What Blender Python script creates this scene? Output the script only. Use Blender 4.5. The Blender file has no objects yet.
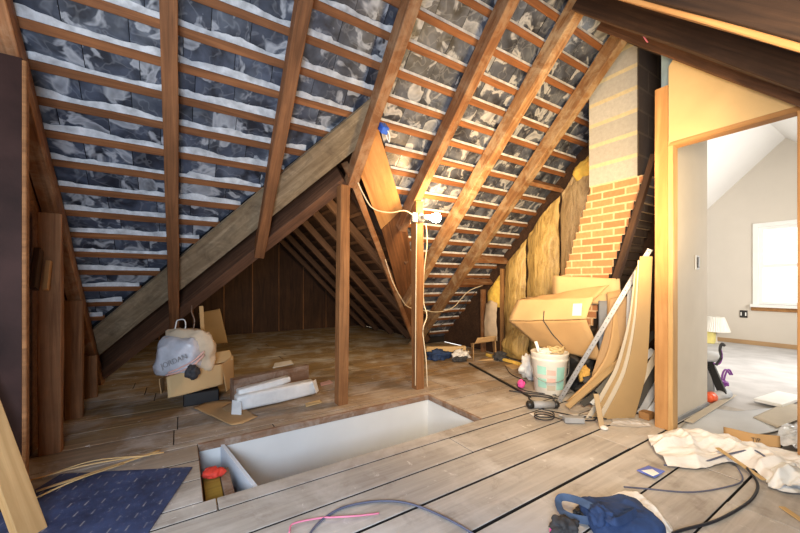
import bpy, bmesh, math, random
from mathutils import Vector, Matrix, noise
R = random.Random(7)
C = bpy.context.scene.collection
V = Vector

# ------------------------------------------------------------------ materials
def mat(name):
    m = bpy.data.materials.new(name); m.use_nodes = True
    nt = m.node_tree; nt.nodes.clear()
    out = nt.nodes.new('ShaderNodeOutputMaterial'); b = nt.nodes.new('ShaderNodeBsdfPrincipled')
    nt.links.new(b.outputs[0], out.inputs[0])
    return m, nt, b
def N(nt, t, **k):
    n = nt.nodes.new(t)
    for a, v in k.items(): setattr(n, a, v)
    return n
def mixc(nt, fac, a, b, mode='MIX'):
    n = N(nt, 'ShaderNodeMix', data_type='RGBA', blend_type=mode)
    for s, v in ((n.inputs[0], fac), (n.inputs[6], a), (n.inputs[7], b)):
        if isinstance(v, (int, float)): s.default_value = v
        elif isinstance(v, tuple): s.default_value = (*v, 1)
        else: nt.links.new(v, s)
    return n.outputs[2]
def ramp(nt, src, stops):
    n = N(nt, 'ShaderNodeValToRGB'); e = n.color_ramp.elements
    while len(e) < len(stops): e.new(0.5)
    for q, (p, c) in zip(e, stops):
        q.position = p; q.color = (*c, 1) if isinstance(c, tuple) else (c, c, c, 1)
    nt.links.new(src, n.inputs[0]); return n.outputs[0]
def noise_tex(nt, vec, scale, detail=4, rough=.55, dist=0):
    n = N(nt, 'ShaderNodeTexNoise'); n.inputs['Scale'].default_value = scale
    n.inputs['Detail'].default_value = detail; n.inputs['Roughness'].default_value = rough
    n.inputs['Distortion'].default_value = dist
    nt.links.new(vec, n.inputs['Vector']); return n.outputs['Fac']
def mapping(nt, vec, scale=(1, 1, 1), loc=None):
    n = N(nt, 'ShaderNodeMapping'); n.inputs['Scale'].default_value = scale
    nt.links.new(vec, n.inputs['Vector'])
    if loc is not None: nt.links.new(loc, n.inputs['Location'])
    return n.outputs[0]
def objvec(nt):
    return N(nt, 'ShaderNodeTexCoord').outputs['Object']
def rnd_off(nt):
    oi = N(nt, 'ShaderNodeObjectInfo'); m = N(nt, 'ShaderNodeMath', operation='MULTIPLY'); m.inputs[1].default_value = 37
    nt.links.new(oi.outputs['Random'], m.inputs[0]); return m.outputs[0], oi.outputs['Random']
def bump(nt, b, h, strength=.3, dist=.01):
    n = N(nt, 'ShaderNodeBump'); n.inputs['Strength'].default_value = strength; n.inputs['Distance'].default_value = dist
    nt.links.new(h, n.inputs['Height']); nt.links.new(n.outputs[0], b.inputs['Normal'])
def plain(name, col, rough=.6, metal=0, var=.15, scale=6, bmp=0, bscale=30, spec=.5):
    m, nt, b = mat(name); v = objvec(nt)
    f = noise_tex(nt, v, scale, 5)
    d = tuple(max(0, c * (1 - var)) for c in col); l = tuple(min(1, c * (1 + var)) for c in col)
    nt.links.new(ramp(nt, f, [(.3, d), (.7, l)]), b.inputs['Base Color'])
    b.inputs['Roughness'].default_value = rough; b.inputs['Metallic'].default_value = metal
    b.inputs['Specular IOR Level'].default_value = spec
    if bmp: bump(nt, b, noise_tex(nt, v, bscale, 4), bmp)
    return m
def wood(name, dark, light, rough=.75, grain=26, blotch=None, bamt=.5, bmp=.35, bthr=(.45, .62), axis=0):
    m, nt, b = mat(name); off, rnd = rnd_off(nt)
    sc = [grain] * 3; sc[axis] = 1.3
    v = mapping(nt, objvec(nt), tuple(sc), off)
    f = noise_tex(nt, v, 1, 6, .6, 1.2)
    col = ramp(nt, f, [(.28, dark), (.72, light)])
    v2 = mapping(nt, objvec(nt), (1.2, 1.2, 1.2), off)
    f2 = noise_tex(nt, v2, 2.5, 5, .6)
    col = mixc(nt, ramp(nt, f2, [(.35, .55), (.7, 0.)]), col, dark)
    if blotch: col = mixc(nt, ramp(nt, noise_tex(nt, v2, 5, 8, .7, .6), [(bthr[0], 0.), (bthr[1], bamt)]), col, blotch)
    hs = N(nt, 'ShaderNodeHueSaturation'); nt.links.new(col, hs.inputs['Color'])
    mr = N(nt, 'ShaderNodeMapRange'); mr.inputs[3].default_value = .8; mr.inputs[4].default_value = 1.2
    nt.links.new(rnd, mr.inputs[0]); nt.links.new(mr.outputs[0], hs.inputs['Value'])
    nt.links.new(hs.outputs[0], b.inputs['Base Color']); b.inputs['Roughness'].default_value = rough
    b.inputs['Specular IOR Level'].default_value = .3
    bump(nt, b, f, bmp, .006)
    return m
def slate_mat(name, dark, mid, pale, amt):
    m, nt, b = mat(name)
    geo = N(nt, 'ShaderNodeNewGeometry'); ri = geo.outputs['Random Per Island']
    v = objvec(nt)
    mm = N(nt, 'ShaderNodeMath', operation='MULTIPLY'); mm.inputs[1].default_value = 50; nt.links.new(ri, mm.inputs[0])
    v = mapping(nt, v, (1, 1, 1), mm.outputs[0])
    a = noise_tex(nt, v, 7, 4, .55, .3)
    base = ramp(nt, a, [(.35, dark), (.62, mid)])
    base = mixc(nt, ramp(nt, ri, [(0, .5), (1, 0.)]), base, dark)
    haze = noise_tex(nt, v, 5, 3, .5)
    base = mixc(nt, ramp(nt, haze, [(.52, 0.), (.78, .4)]), base, (.25, .28, .33))
    w = noise_tex(nt, v, 6.5, 3, .5, .7)
    col = mixc(nt, ramp(nt, w, [(.55, 0.), (.61, amt), (.66, amt * .7), (.74, amt * .35)]), base, pale)
    w2 = noise_tex(nt, v, 8, 2, .5, .5)
    col = mixc(nt, ramp(nt, w2, [(.455, 0.), (.49, amt * .22), (.525, 0.)]), col, pale)
    nt.links.new(col, b.inputs['Base Color']); b.inputs['Roughness'].default_value = .42
    b.inputs['Specular IOR Level'].default_value = .5
    bump(nt, b, w, .25, .01)
    return m
def floor_mat():
    m, nt, b = mat('dusty_floor_planks')
    geo = N(nt, 'ShaderNodeNewGeometry'); ri = geo.outputs['Random Per Island']
    o = objvec(nt); mm = N(nt, 'ShaderNodeMath', operation='MULTIPLY'); mm.inputs[1].default_value = 30; nt.links.new(ri, mm.inputs[0])
    v = mapping(nt, o, (1.2, 22, 22), mm.outputs[0])
    g = noise_tex(nt, v, 1, 6, .6, 1.0)
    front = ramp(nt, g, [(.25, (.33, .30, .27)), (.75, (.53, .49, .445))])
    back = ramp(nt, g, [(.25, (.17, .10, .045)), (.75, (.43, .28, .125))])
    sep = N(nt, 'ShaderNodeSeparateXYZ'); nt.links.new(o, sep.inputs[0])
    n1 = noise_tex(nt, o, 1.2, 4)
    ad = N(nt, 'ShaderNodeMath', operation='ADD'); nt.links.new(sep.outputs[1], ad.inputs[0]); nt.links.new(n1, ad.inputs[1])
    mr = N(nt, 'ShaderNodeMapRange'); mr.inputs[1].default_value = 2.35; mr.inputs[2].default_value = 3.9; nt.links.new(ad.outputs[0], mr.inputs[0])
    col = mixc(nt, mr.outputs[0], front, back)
    hv = N(nt, 'ShaderNodeHueSaturation'); nt.links.new(col, hv.inputs['Color'])
    mr2 = N(nt, 'ShaderNodeMapRange'); mr2.inputs[3].default_value = .82; mr2.inputs[4].default_value = 1.15; nt.links.new(ri, mr2.inputs[0]); nt.links.new(mr2.outputs[0], hv.inputs['Value'])
    col = hv.outputs[0]
    st = noise_tex(nt, o, 2.3, 7, .65, .4)
    col = mixc(nt, ramp(nt, st, [(.46, 0.), (.7, .7)]), col, (.64, .62, .60))
    dk = noise_tex(nt, mapping(nt, o, (1, 1, 1), mm.outputs[0]), 5, 6, .7, .5)
    col = mixc(nt, ramp(nt, dk, [(.55, 0.), (.72, .45)]), col, (.14, .105, .08))
    sp = noise_tex(nt, o, 11, 6, .7, .8)
    col = mixc(nt, ramp(nt, sp, [(.63, 0.), (.7, .7)]), col, (.78, .77, .75))
    nt.links.new(col, b.inputs['Base Color']); b.inputs['Roughness'].default_value = .7
    bump(nt, b, g, .25, .004)
    return m
def brick_mat(name, c1, c2, mortar, bw, bh, ms, vecmap):
    m, nt, b = mat(name); o = objvec(nt)
    sep = N(nt, 'ShaderNodeSeparateXYZ'); nt.links.new(o, sep.inputs[0])
    cmb = N(nt, 'ShaderNodeCombineXYZ')
    for i, k in enumerate(vecmap): nt.links.new(sep.outputs[k], cmb.inputs[i])
    br = N(nt, 'ShaderNodeTexBrick'); nt.links.new(cmb.outputs[0], br.inputs[0])
    br.inputs['Scale'].default_value = 1; br.inputs['Brick Width'].default_value = bw; br.inputs['Row Height'].default_value = bh
    br.inputs['Mortar Size'].default_value = ms; br.inputs['Mortar Smooth'].default_value = .3
    br.inputs['Color1'].default_value = (*c1, 1); br.inputs['Color2'].default_value = (*c2, 1); br.inputs['Mortar'].default_value = (*mortar, 1)
    n = noise_tex(nt, o, 30, 5, .7)
    col = mixc(nt, ramp(nt, n, [(.35, .35), (.65, 0.)]), br.outputs[0], tuple(c * .6 for c in c1))
    nt.links.new(col, b.inputs['Base Color']); b.inputs['Roughness'].default_value = .9
    bump(nt, b, br.outputs['Fac'], -.5, .008)
    return m
def emis(name, col, s):
    m, nt, b = mat(name); b.inputs['Base Color'].default_value = (*col, 1)
    v = noise_tex(nt, objvec(nt), 3); b.inputs['Emission Color'].default_value = (*col, 1); b.inputs['Emission Strength'].default_value = s
    nt.links.new(ramp(nt, v, [(0, tuple(c * .95 for c in col)), (1, col)]), b.inputs['Base Color'])
    return m
def glass_mat():
    m, nt, b = mat('window_glass'); out = nt.nodes['Material Output']
    t = N(nt, 'ShaderNodeBsdfTransparent'); g = N(nt, 'ShaderNodeBsdfGlossy'); g.inputs['Roughness'].default_value = .03
    fr = N(nt, 'ShaderNodeFresnel'); fr.inputs[0].default_value = 1.3
    mx = N(nt, 'ShaderNodeMixShader'); nt.links.new(fr.outputs[0], mx.inputs[0]); nt.links.new(t.outputs[0], mx.inputs[1]); nt.links.new(g.outputs[0], mx.inputs[2])
    nt.links.new(mx.outputs[0], out.inputs[0]); nt.nodes.remove(b); return m
def mat_tread():
    # dark blue sheet with rows of short pale bars
    m, nt, b = mat('blue_tread_sheet'); o = objvec(nt)
    def bars(rot, off):
        mp = N(nt, 'ShaderNodeMapping'); mp.inputs['Rotation'].default_value = (0, 0, rot); mp.inputs['Location'].default_value = off
        nt.links.new(o, mp.inputs[0]); s = N(nt, 'ShaderNodeSeparateXYZ'); nt.links.new(mp.outputs[0], s.inputs[0])
        rs = []
        for i, (per, w) in enumerate(((.07, .10), (.085, .42))):
            d = N(nt, 'ShaderNodeMath', operation='DIVIDE'); d.inputs[1].default_value = per; nt.links.new(s.outputs[i], d.inputs[0])
            f = N(nt, 'ShaderNodeMath', operation='FRACT'); nt.links.new(d.outputs[0], f.inputs[0])
            l = N(nt, 'ShaderNodeMath', operation='LESS_THAN'); l.inputs[1].default_value = w; nt.links.new(f.outputs[0], l.inputs[0]); rs.append(l.outputs[0])
        q = N(nt, 'ShaderNodeMath', operation='MULTIPLY'); nt.links.new(rs[0], q.inputs[0]); nt.links.new(rs[1], q.inputs[1]); return q.outputs[0]
    a = bars(.3, (0, 0, 0))
    base = ramp(nt, noise_tex(nt, o, 5, 6, .7), [(.3, (.02, .026, .06)), (.7, (.05, .075, .18))])
    br = noise_tex(nt, o, 9, 3)
    am = N(nt, 'ShaderNodeMath', operation='MULTIPLY'); nt.links.new(a, am.inputs[0]); nt.links.new(ramp(nt, br, [(.35, .05), (.65, .55)]), am.inputs[1])
    col = mixc(nt, am.outputs[0], base, (.4, .38, .38))
    col = mixc(nt, ramp(nt, noise_tex(nt, o, 40, 5, .8), [(.6, 0.), (.75, .5)]), col, (.45, .43, .42))
    nt.links.new(col, b.inputs['Base Color']); b.inputs['Roughness'].default_value = .45
    bump(nt, b, a, .4, .003); return m

M = {}
M['rafter'] = wood('rough_brown_rafter', (.085, .034, .013), (.30, .125, .048))
M['rafter_warm'] = wood('warm_rafter', (.13, .052, .02), (.36, .16, .065), blotch=(.40, .28, .17), bamt=.4)
M['rafter_pale'] = wood('pale_streaked_rafter', (.14, .062, .026), (.40, .22, .095), blotch=(.42, .33, .21), bamt=.6, grain=18)
M['batten'] = wood('orange_batten', (.12, .044, .016), (.35, .14, .052))
M['dark_wood'] = wood('dark_brown_timber', (.022, .011, .007), (.085, .042, .022))
M['valley'] = wood('dark_valley_timber', (.05, .022, .012), (.20, .095, .05))
M['grey_board'] = wood('weathered_grey_board', (.15, .10, .055), (.40, .31, .20), grain=14, blotch=(.07, .048, .03), bamt=.5)
M['post'] = wood('rough_post', (.15, .062, .022), (.40, .19, .075))
M['stud'] = wood('red_brown_stud', (.12, .05, .02), (.38, .18, .078))
M['orange_board'] = wood('orange_board', (.26, .12, .04), (.52, .28, .11), grain=12)
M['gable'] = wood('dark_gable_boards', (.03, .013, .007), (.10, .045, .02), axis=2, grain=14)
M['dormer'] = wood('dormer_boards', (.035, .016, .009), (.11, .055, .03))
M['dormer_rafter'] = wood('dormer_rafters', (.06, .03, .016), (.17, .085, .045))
M['new_wood'] = wood('pale_new_lumber', (.42, .25, .10), (.70, .46, .22), grain=16, bmp=.15)
M['new_wood2'] = wood('orange_lumber', (.27, .13, .045), (.50, .275, .11), grain=16, bmp=.15)
M['splinter'] = wood('fresh_split_wood', (.55, .36, .15), (.8, .6, .33), grain=30)
M['olive'] = wood('olive_step', (.2, .13, .02), (.38, .26, .05), grain=12)
M['oldplank'] = wood('old_plank', (.16, .09, .055), (.36, .22, .14), blotch=(.5, .45, .4), bamt=.4)
M['dark_panel'] = plain('dark_stained_panel', (.030, .014, .012), .6, var=.4, scale=4, bmp=.12, bscale=45, spec=.12)
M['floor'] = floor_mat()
M['under'] = plain('gap_shade_dark', (.012, .008, .006), .9)  # near-black that paints the shade inside gaps
M['slate'] = slate_mat('slate', (.012, .014, .022), (.075, .09, .13), (.52, .53, .56), .62)
M['mortar'] = plain('white_torching', (.52, .52, .53), .85, var=.35, scale=14, bmp=.6, bscale=40)
M['roof_dark'] = plain('roof_backing', (.012, .011, .012), .9)
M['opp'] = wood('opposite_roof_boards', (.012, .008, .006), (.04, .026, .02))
M['drywall'] = plain('white_drywall', (.74, .74, .73), .8, var=.04, scale=3)
M['drywall_grey'] = plain('greige_drywall', (.58, .53, .45), .85, var=.05, scale=3)
M['farwall'] = plain('beige_room_wall', (.62, .57, .50), .8, var=.03, scale=2)
M['farceil'] = plain('white_room_ceiling', (.80, .79, .77), .8, var=.02, scale=2)
M['tan_panel'] = plain('tan_wallboard', (.54, .38, .185), .75, var=.07, scale=4)
M['block'] = brick_mat('grey_block', (.36, .345, .315), (.46, .44, .40), (.56, .47, .28), 3.0, .205, .022, (1, 2, 0))
M['brick'] = brick_mat('orange_brick', (.38, .155, .065), (.54, .27, .12), (.66, .48, .28), .21, .0735, .009, (1, 2, 0))
M['chimdark'] = brick_mat('dark_shade_block', (.035, .02, .014), (.05, .03, .02), (.08, .055, .035), .4, .205, .012, (0, 2, 1))  # dark block colour; on the brick base it paints shade
def insul_mat(name, dark, light):
    m, nt, b = mat(name); o = objvec(nt)
    f = noise_tex(nt, mapping(nt, o, (3, 9, 2.2)), 1, 5, .6, 2.2); g = noise_tex(nt, o, 26, 4, .6, .5)
    col = ramp(nt, f, [(.3, dark), (.5, light), (.75, tuple(c * 1.15 for c in light))])
    nt.links.new(col, b.inputs['Base Color']); b.inputs['Roughness'].default_value = .34
    n1 = N(nt, 'ShaderNodeMath', operation='MULTIPLY_ADD'); n1.inputs[1].default_value = .35; nt.links.new(g, n1.inputs[0]); nt.links.new(f, n1.inputs[2])
    bump(nt, b, n1.outputs[0], .9, .03); return m
M['insul'] = insul_mat('insulation_facing', (.30, .18, .05), (.56, .38, .13))
M['insul_tan'] = insul_mat('insulation_facing_tan', (.30, .20, .10), (.50, .36, .19))
M['fluff'] = plain('yellow_glass_wool', (.78, .52, .10), .95, var=.25, scale=12, bmp=.9, bscale=30)
M['card'] = plain('cardboard', (.50, .315, .145), .8, var=.1, scale=3, bmp=.1)
M['card_light'] = plain('cardboard_light', (.60, .415, .205), .8, var=.08, scale=3, bmp=.1)
M['card_dark'] = plain('cardboard_dark', (.42, .27, .14), .85, var=.12, scale=3)
M['hardboard'] = plain('hardboard', (.36, .245, .12), .6, var=.08, scale=3)
M['hardboard_pale'] = plain('hardboard_pale', (.50, .44, .35), .7, var=.08, scale=3)
M['white'] = plain('white_paint', (.82, .82, .80), .45, var=.03)
M['pail'] = plain('white_plastic', (.80, .77, .70), .4, var=.05)
M['teal'] = plain('teal_print', (.36, .66, .58), .5)
M['pinkp'] = plain('pink_print', (.78, .48, .42), .5)
M['metal'] = plain('galvanised_metal', (.30, .29, .28), .5, .6, var=.15, scale=20)
M['grey'] = plain('grey_plastic', (.30, .31, .33), .5, var=.2)
M['lightgrey'] = plain('pale_grey_board', (.55, .57, .60), .7, var=.08, scale=3)
M['black'] = plain('black_plastic', (.012, .012, .013), .45)
M['charcoal'] = plain('charcoal_cloth', (.05, .05, .055), .85, var=.3, scale=20, bmp=.4)
M['blue'] = plain('blue_denim', (.022, .05, .14), .85, var=.35, scale=9, bmp=.5, bscale=25)
M['blue_strap'] = plain('faded_blue_strap', (.05, .085, .16), .8, var=.35, scale=12)
M['bluebox'] = plain('blue_electrical_box', (.03, .12, .55), .4)
M['pkblue'] = plain('blue_wrapper', (.12, .17, .55), .45, var=.3, scale=15)
M['pink'] = plain('pink_wire', (.75, .22, .35), .5)
M['hotpink'] = plain('hot_pink', (.85, .1, .4), .5)
M['red'] = plain('red_cloth', (.65, .05, .03), .7, var=.3, scale=20, bmp=.5)
M['redp'] = plain('orange_red_plastic', (.80, .13, .05), .4)
M['purple'] = plain('purple_plastic', (.22, .05, .32), .4)
M['yellow'] = plain('yellow_print', (.80, .70, .25), .5)
M['cloth'] = plain('off_white_drop_cloth', (.76, .74, .72), .9, var=.10, scale=7, bmp=.5, bscale=20)
M['plastic_bag'] = plain('thin_grey_plastic', (.56, .57, .62), .35, var=.2, scale=9, bmp=.5, bscale=18)
M['paper_bag'] = plain('cream_bag', (.66, .52, .36), .7, var=.12, scale=8, bmp=.4)
M['wrap'] = plain('white_package', (.72, .74, .75), .4, var=.1, scale=10, bmp=.35, bscale=18)
M['crinkle'] = plain('clear_crinkled_plastic', (.66, .68, .72), .15, var=.2, scale=18, bmp=.8, bscale=22)
M['ink'] = plain('grey_ink', (.33, .33, .35), .7)
M['cord'] = plain('white_cord', (.72, .6, .42), .5)
M['cord_black'] = plain('black_cord', (.02, .022, .03), .5)
M['cord_blue'] = plain('slate_blue_cord', (.10, .11, .17), .5)
M['rope'] = plain('yellow_rope', (.66, .52, .28), .8, var=.2, scale=30)
M['ochre'] = plain('ochre_glove', (.62, .36, .08), .8, var=.2, scale=15)
M['blotch'] = plain('drywall_blue_shade', (.62, .70, .82), .7, var=.06)  # white drywall, its bluish shade put into the colour
M['dustfloor'] = plain('dust_covered_floor', (.50, .49, .49), .85, var=.18, scale=3)
M['bluegrey'] = plain('blue_grey_board', (.24, .32, .35), .6)
M['glow'] = emis('bulb_glow', (1, .74, .42), 60)
M['glass'] = glass_mat()
M['tread'] = mat_tread()
M['shade'] = plain('pleated_white_shade', (.82, .80, .74), .7, var=.04)

# ------------------------------------------------------------------ helpers
def tag(o, label=None, cat=None, group=None, kind=None):
    if label: o['label'] = label
    if cat: o['category'] = cat
    if group: o['group'] = group
    if kind: o['kind'] = kind
    return o
def link(o, parent=None):
    C.objects.link(o)
    if parent is not None:
        o.parent = parent; o.matrix_parent_inverse = parent.matrix_basis.inverted()
    return o
def empty(name, loc, label, cat, group=None):
    o = bpy.data.objects.new(name, None); o.empty_display_size = .05; o.location = loc; C.objects.link(o)
    return tag(o, label, cat, group)
def obj(name, bm, m, parent=None, smooth=False, loc=None, mw=None, recalc=True):
    if recalc: bmesh.ops.recalc_face_normals(bm, faces=bm.faces)
    me = bpy.data.meshes.new(name); bm.to_mesh(me); bm.free()
    for x in (m if isinstance(m, list) else [m]): me.materials.append(M[x])
    if smooth:
        for p in me.polygons: p.use_smooth = True
    o = bpy.data.objects.new(name, me)
    if mw is not None: o.matrix_basis = mw
    elif loc is not None: o.location = loc
    return link(o, parent)
def B(): return bmesh.new()
def add_box(bm, lo, hi, mw=None, bevel=0, mi=0):
    r = bmesh.ops.create_cube(bm, size=1); vs = r['verts']
    lo, hi = V(lo), V(hi); s = hi - lo; c = (hi + lo) / 2
    for v in vs: v.co = V((v.co.x * s.x, v.co.y * s.y, v.co.z * s.z)) + c
    fs = {f for v in vs for f in v.link_faces}
    for f in fs: f.material_index = mi
    if bevel:
        es = {e for v in vs for e in v.link_edges}
        rb = bmesh.ops.bevel(bm, geom=list(es), offset=bevel, segments=1, affect='EDGES')
        vs = list({v for f in rb['faces'] for v in f.verts} | {v for v in vs if v.is_valid})
    if mw is not None:
        for v in vs: v.co = mw @ v.co
    return vs
def box(name, lo, hi, m, parent=None, bevel=.003):
    lo, hi = V(lo), V(hi); c = (lo + hi) / 2
    bm = B(); add_box(bm, lo - c, hi - c, bevel=bevel); return obj(name, bm, m, parent, loc=c)
def frame(p0, p1, up):
    x = (V(p1) - V(p0)).normalized(); z = V(up); z = (z - x * z.dot(x)).normalized(); y = z.cross(x)
    mw = Matrix((x, y, z)).transposed().to_4x4(); mw.translation = (V(p0) + V(p1)) / 2
    return mw, (V(p1) - V(p0)).length
def beam(name, p0, p1, w, h, m, up=(0, 0, 1), parent=None, rough=.004, off=0, bevel=.004, cut=None):
    """timber from p0 to p1: w across, h along up; local X is the grain; slightly wavy faces. cut=(point, normal) trims in world space"""
    mw, L = frame(p0, p1, up)
    n = max(1, int(L / .12)); bm = B(); rings = []
    sd = R.random() * 50
    for i in range(n + 1):
        x = -L / 2 + L * i / n; row = []
        for (a, b) in ((-1, -1), (1, -1), (1, 1), (-1, 1)):
            for (da, db) in (((0, 1), (1, 0)) if a * b > 0 else ((1, 0), (0, 1))):
                y = a * (w / 2 - bevel * da); z = b * (h / 2 - bevel * db)
                k = noise.noise_vector(V((x * 2.2 + sd, a * 3, b * 3))) * rough
                row.append(bm.verts.new((x, y + k.y, z + k.z + off)))
        rings.append(row)
    for i in range(n):
        for j in range(8):
            q = (j + 1) % 8; bm.faces.new((rings[i][j], rings[i][q], rings[i + 1][q], rings[i + 1][j]))
    bm.faces.new(rings[0]); bm.faces.new(list(reversed(rings[-1])))
    bmesh.ops.recalc_face_normals(bm, faces=bm.faces)
    if cut:
        inv = mw.inverted()
        for (co, no) in cut:
            c = inv @ V(co); d = inv.to_3x3() @ V(no)
            r = bmesh.ops.bisect_plane(bm, geom=bm.verts[:] + bm.edges[:] + bm.faces[:], plane_co=c, plane_no=d, clear_outer=True)
            es = [g for g in r['geom_cut'] if isinstance(g, bmesh.types.BMEdge)]
            if es: bmesh.ops.contextual_create(bm, geom=es)
    return obj(name, bm, m, parent, mw=mw)
def cat_rom(p, n):
    if len(p) < 3: return [p[0].lerp(p[-1], i / n) for i in range(n + 1)]
    q = [p[0] * 2 - p[1]] + list(p) + [p[-1] * 2 - p[-2]]; out = []
    segs = len(p) - 1
    for i in range(n + 1):
        t = i / n * segs; k = min(int(t), segs - 1); t -= k
        a, b, c, d = q[k:k + 4]
        out.append(.5 * ((2 * b) + (c - a) * t + (2 * a - 5 * b + 4 * c - d) * t * t + (3 * b - a - 3 * c + d) * t ** 3))
    return out
def add_tube(bm, pts, r, segs=8, n=None, closed=False, spline=True):
    pts = [V(p) for p in pts]
    P = cat_rom(pts, n or max(8, len(pts) * 6)) if spline and len(pts) > 2 else pts
    rings = []; up = V((0, 0, 1))
    for i, p in enumerate(P):
        d = (P[min(i + 1, len(P) - 1)] - P[max(i - 1, 0)]).normalized()
        a = d.cross(up)
        if a.length < .05: a = d.cross(V((1, 0, 0)))
        a.normalize(); b = d.cross(a); rr = r(i / (len(P) - 1)) if callable(r) else r
        rings.append([bm.verts.new(p + (a * math.cos(t) + b * math.sin(t)) * rr) for t in (2 * math.pi * k / segs for k in range(segs))])
    for i in range(len(rings) - 1):
        for k in range(segs):
            q = (k + 1) % segs; bm.faces.new((rings[i][k], rings[i][q], rings[i + 1][q], rings[i + 1][k]))
    bm.faces.new(rings[0]); bm.faces.new(list(reversed(rings[-1])))
def tube(name, pts, r, m, parent=None, segs=8, n=None, spline=True):
    c = V(pts[0]); bm = B(); add_tube(bm, [V(p) - c for p in pts], r, segs, n, spline=spline)
    return obj(name, bm, m, parent, smooth=True, loc=c)
def add_lathe(bm, prof, segs=32, c=(0, 0, 0), mw=None):
    rings = []
    for (r, z) in prof:
        row = []
        for k in range(segs):
            t = 2 * math.pi * k / segs; p = V((c[0] + r * math.cos(t), c[1] + r * math.sin(t), c[2] + z))
            row.append(bm.verts.new(mw @ p if mw else p))
        rings.append(row)
    for i in range(len(rings) - 1):
        for k in range(segs):
            q = (k + 1) % segs; bm.faces.new((rings[i][k], rings[i][q], rings[i + 1][q], rings[i + 1][k]))
    bm.faces.new(rings[0]); bm.faces.new(list(reversed(rings[-1])))
def lathe(name, prof, loc, m, parent=None, segs=32, mw=None):
    bm = B(); add_lathe(bm, prof, segs); o = obj(name, bm, m, parent, smooth=True, loc=loc, mw=mw)
    return o
def loft(name, rows, m, nu=24, nv=24, parent=None, thick=.004, wob=0, wsc=8, smooth=True, seed=0, spline=True, zmin=None, edge=0):
    """surface through rows of control points, wobbling by noise, given a thickness"""
    rows = [[V(p) for p in r] for r in rows]
    c = sum((p for r in rows for p in r), V()) / sum(len(r) for r in rows)
    f = cat_rom if spline else (lambda p, n: [lin(p, i / n) for i in range(n + 1)])
    def lin(p, t):
        t *= len(p) - 1; k = min(int(t), len(p) - 2); return p[k].lerp(p[k + 1], t - k)
    dense = [f(r, nu) for r in rows]
    cols = [f([dense[j][i] for j in range(len(rows))], nv) for i in range(nu + 1)]
    bm = B(); G = []
    for i in range(nu + 1):
        row = []
        for j in range(nv + 1):
            p = cols[i][j].copy()
            if wob:
                k = noise.noise_vector(p * wsc + V((seed, seed * 2, 0))) * wob + noise.noise_vector(p * wsc * 2.7 + V((seed, 3, 0))) * wob * .4
                p += k
            if zmin is not None: p.z = max(p.z, zmin)
            row.append(bm.verts.new(p - c))
        G.append(row)
    for i in range(nu):
        for j in range(nv): bm.faces.new((G[i][j], G[i + 1][j], G[i + 1][j + 1], G[i][j + 1]))
    bmesh.ops.recalc_face_normals(bm, faces=bm.faces)
    if thick: bmesh.ops.solidify(bm, geom=bm.faces[:], thickness=thick)
    return obj(name, bm, m, parent, smooth=smooth, loc=c)
def prism(name, poly, vec, m, parent=None, loc=None, bevel=0):
    c = sum((V(p) for p in poly), V()) / len(poly)
    bm = B(); vs = [bm.verts.new(V(p) - c) for p in poly]; f = bm.faces.new(vs)
    r = bmesh.ops.extrude_face_region(bm, geom=[f])
    bmesh.ops.translate(bm, vec=V(vec), verts=[g for g in r['geom'] if isinstance(g, bmesh.types.BMVert)])
    if bevel: bmesh.ops.bevel(bm, geom=bm.edges[:], offset=bevel, segments=1, affect='EDGES')
    return obj(name, bm, m, parent, loc=c)
def blob(name, c, s, m, parent=None, wob=.2, wsc=6, sub=4, seed=0, zmin=None):
    bm = B(); bmesh.ops.create_icosphere(bm, subdivisions=sub, radius=1)
    for v in bm.verts:
        k = 1 + wob * noise.noise(v.co * wsc * .3 + V((seed, 1, 2))) + wob * .5 * noise.noise(v.co * wsc + V((seed, 5, 2)))
        v.co = V((v.co.x * s[0] * k, v.co.y * s[1] * k, v.co.z * s[2] * k))
        if zmin is not None: v.co.z = max(v.co.z, zmin - c[2])
    return obj(name, bm, m, parent, smooth=True, loc=c)
def text(name, s, size, mw, m, parent):
    cu = bpy.data.curves.new(name, 'FONT'); cu.body = s; cu.size = size; cu.extrude = .0004; cu.align_x = 'CENTER'; cu.align_y = 'CENTER'
    cu.materials.append(M[m]); o = bpy.data.objects.new(name, cu); o.matrix_basis = mw; return link(o, parent)
def orient(loc, right, up):
    x = V(right).normalized(); y = V(up); y = (y - x * y.dot(x)).normalized(); mw = Matrix((x, y, x.cross(y))).transposed().to_4x4(); mw.translation = V(loc); return mw

# ------------------------------------------------------------------ the setting
S = 'structure'
XL, XR = -.80, 4.12            # wall by the old studs, insulated partition
RY = 1.55                      # ridge
WX0, WX1, WY0, WY1 = .10, 2.05, 2.0, 2.72     # stairwell

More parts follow.
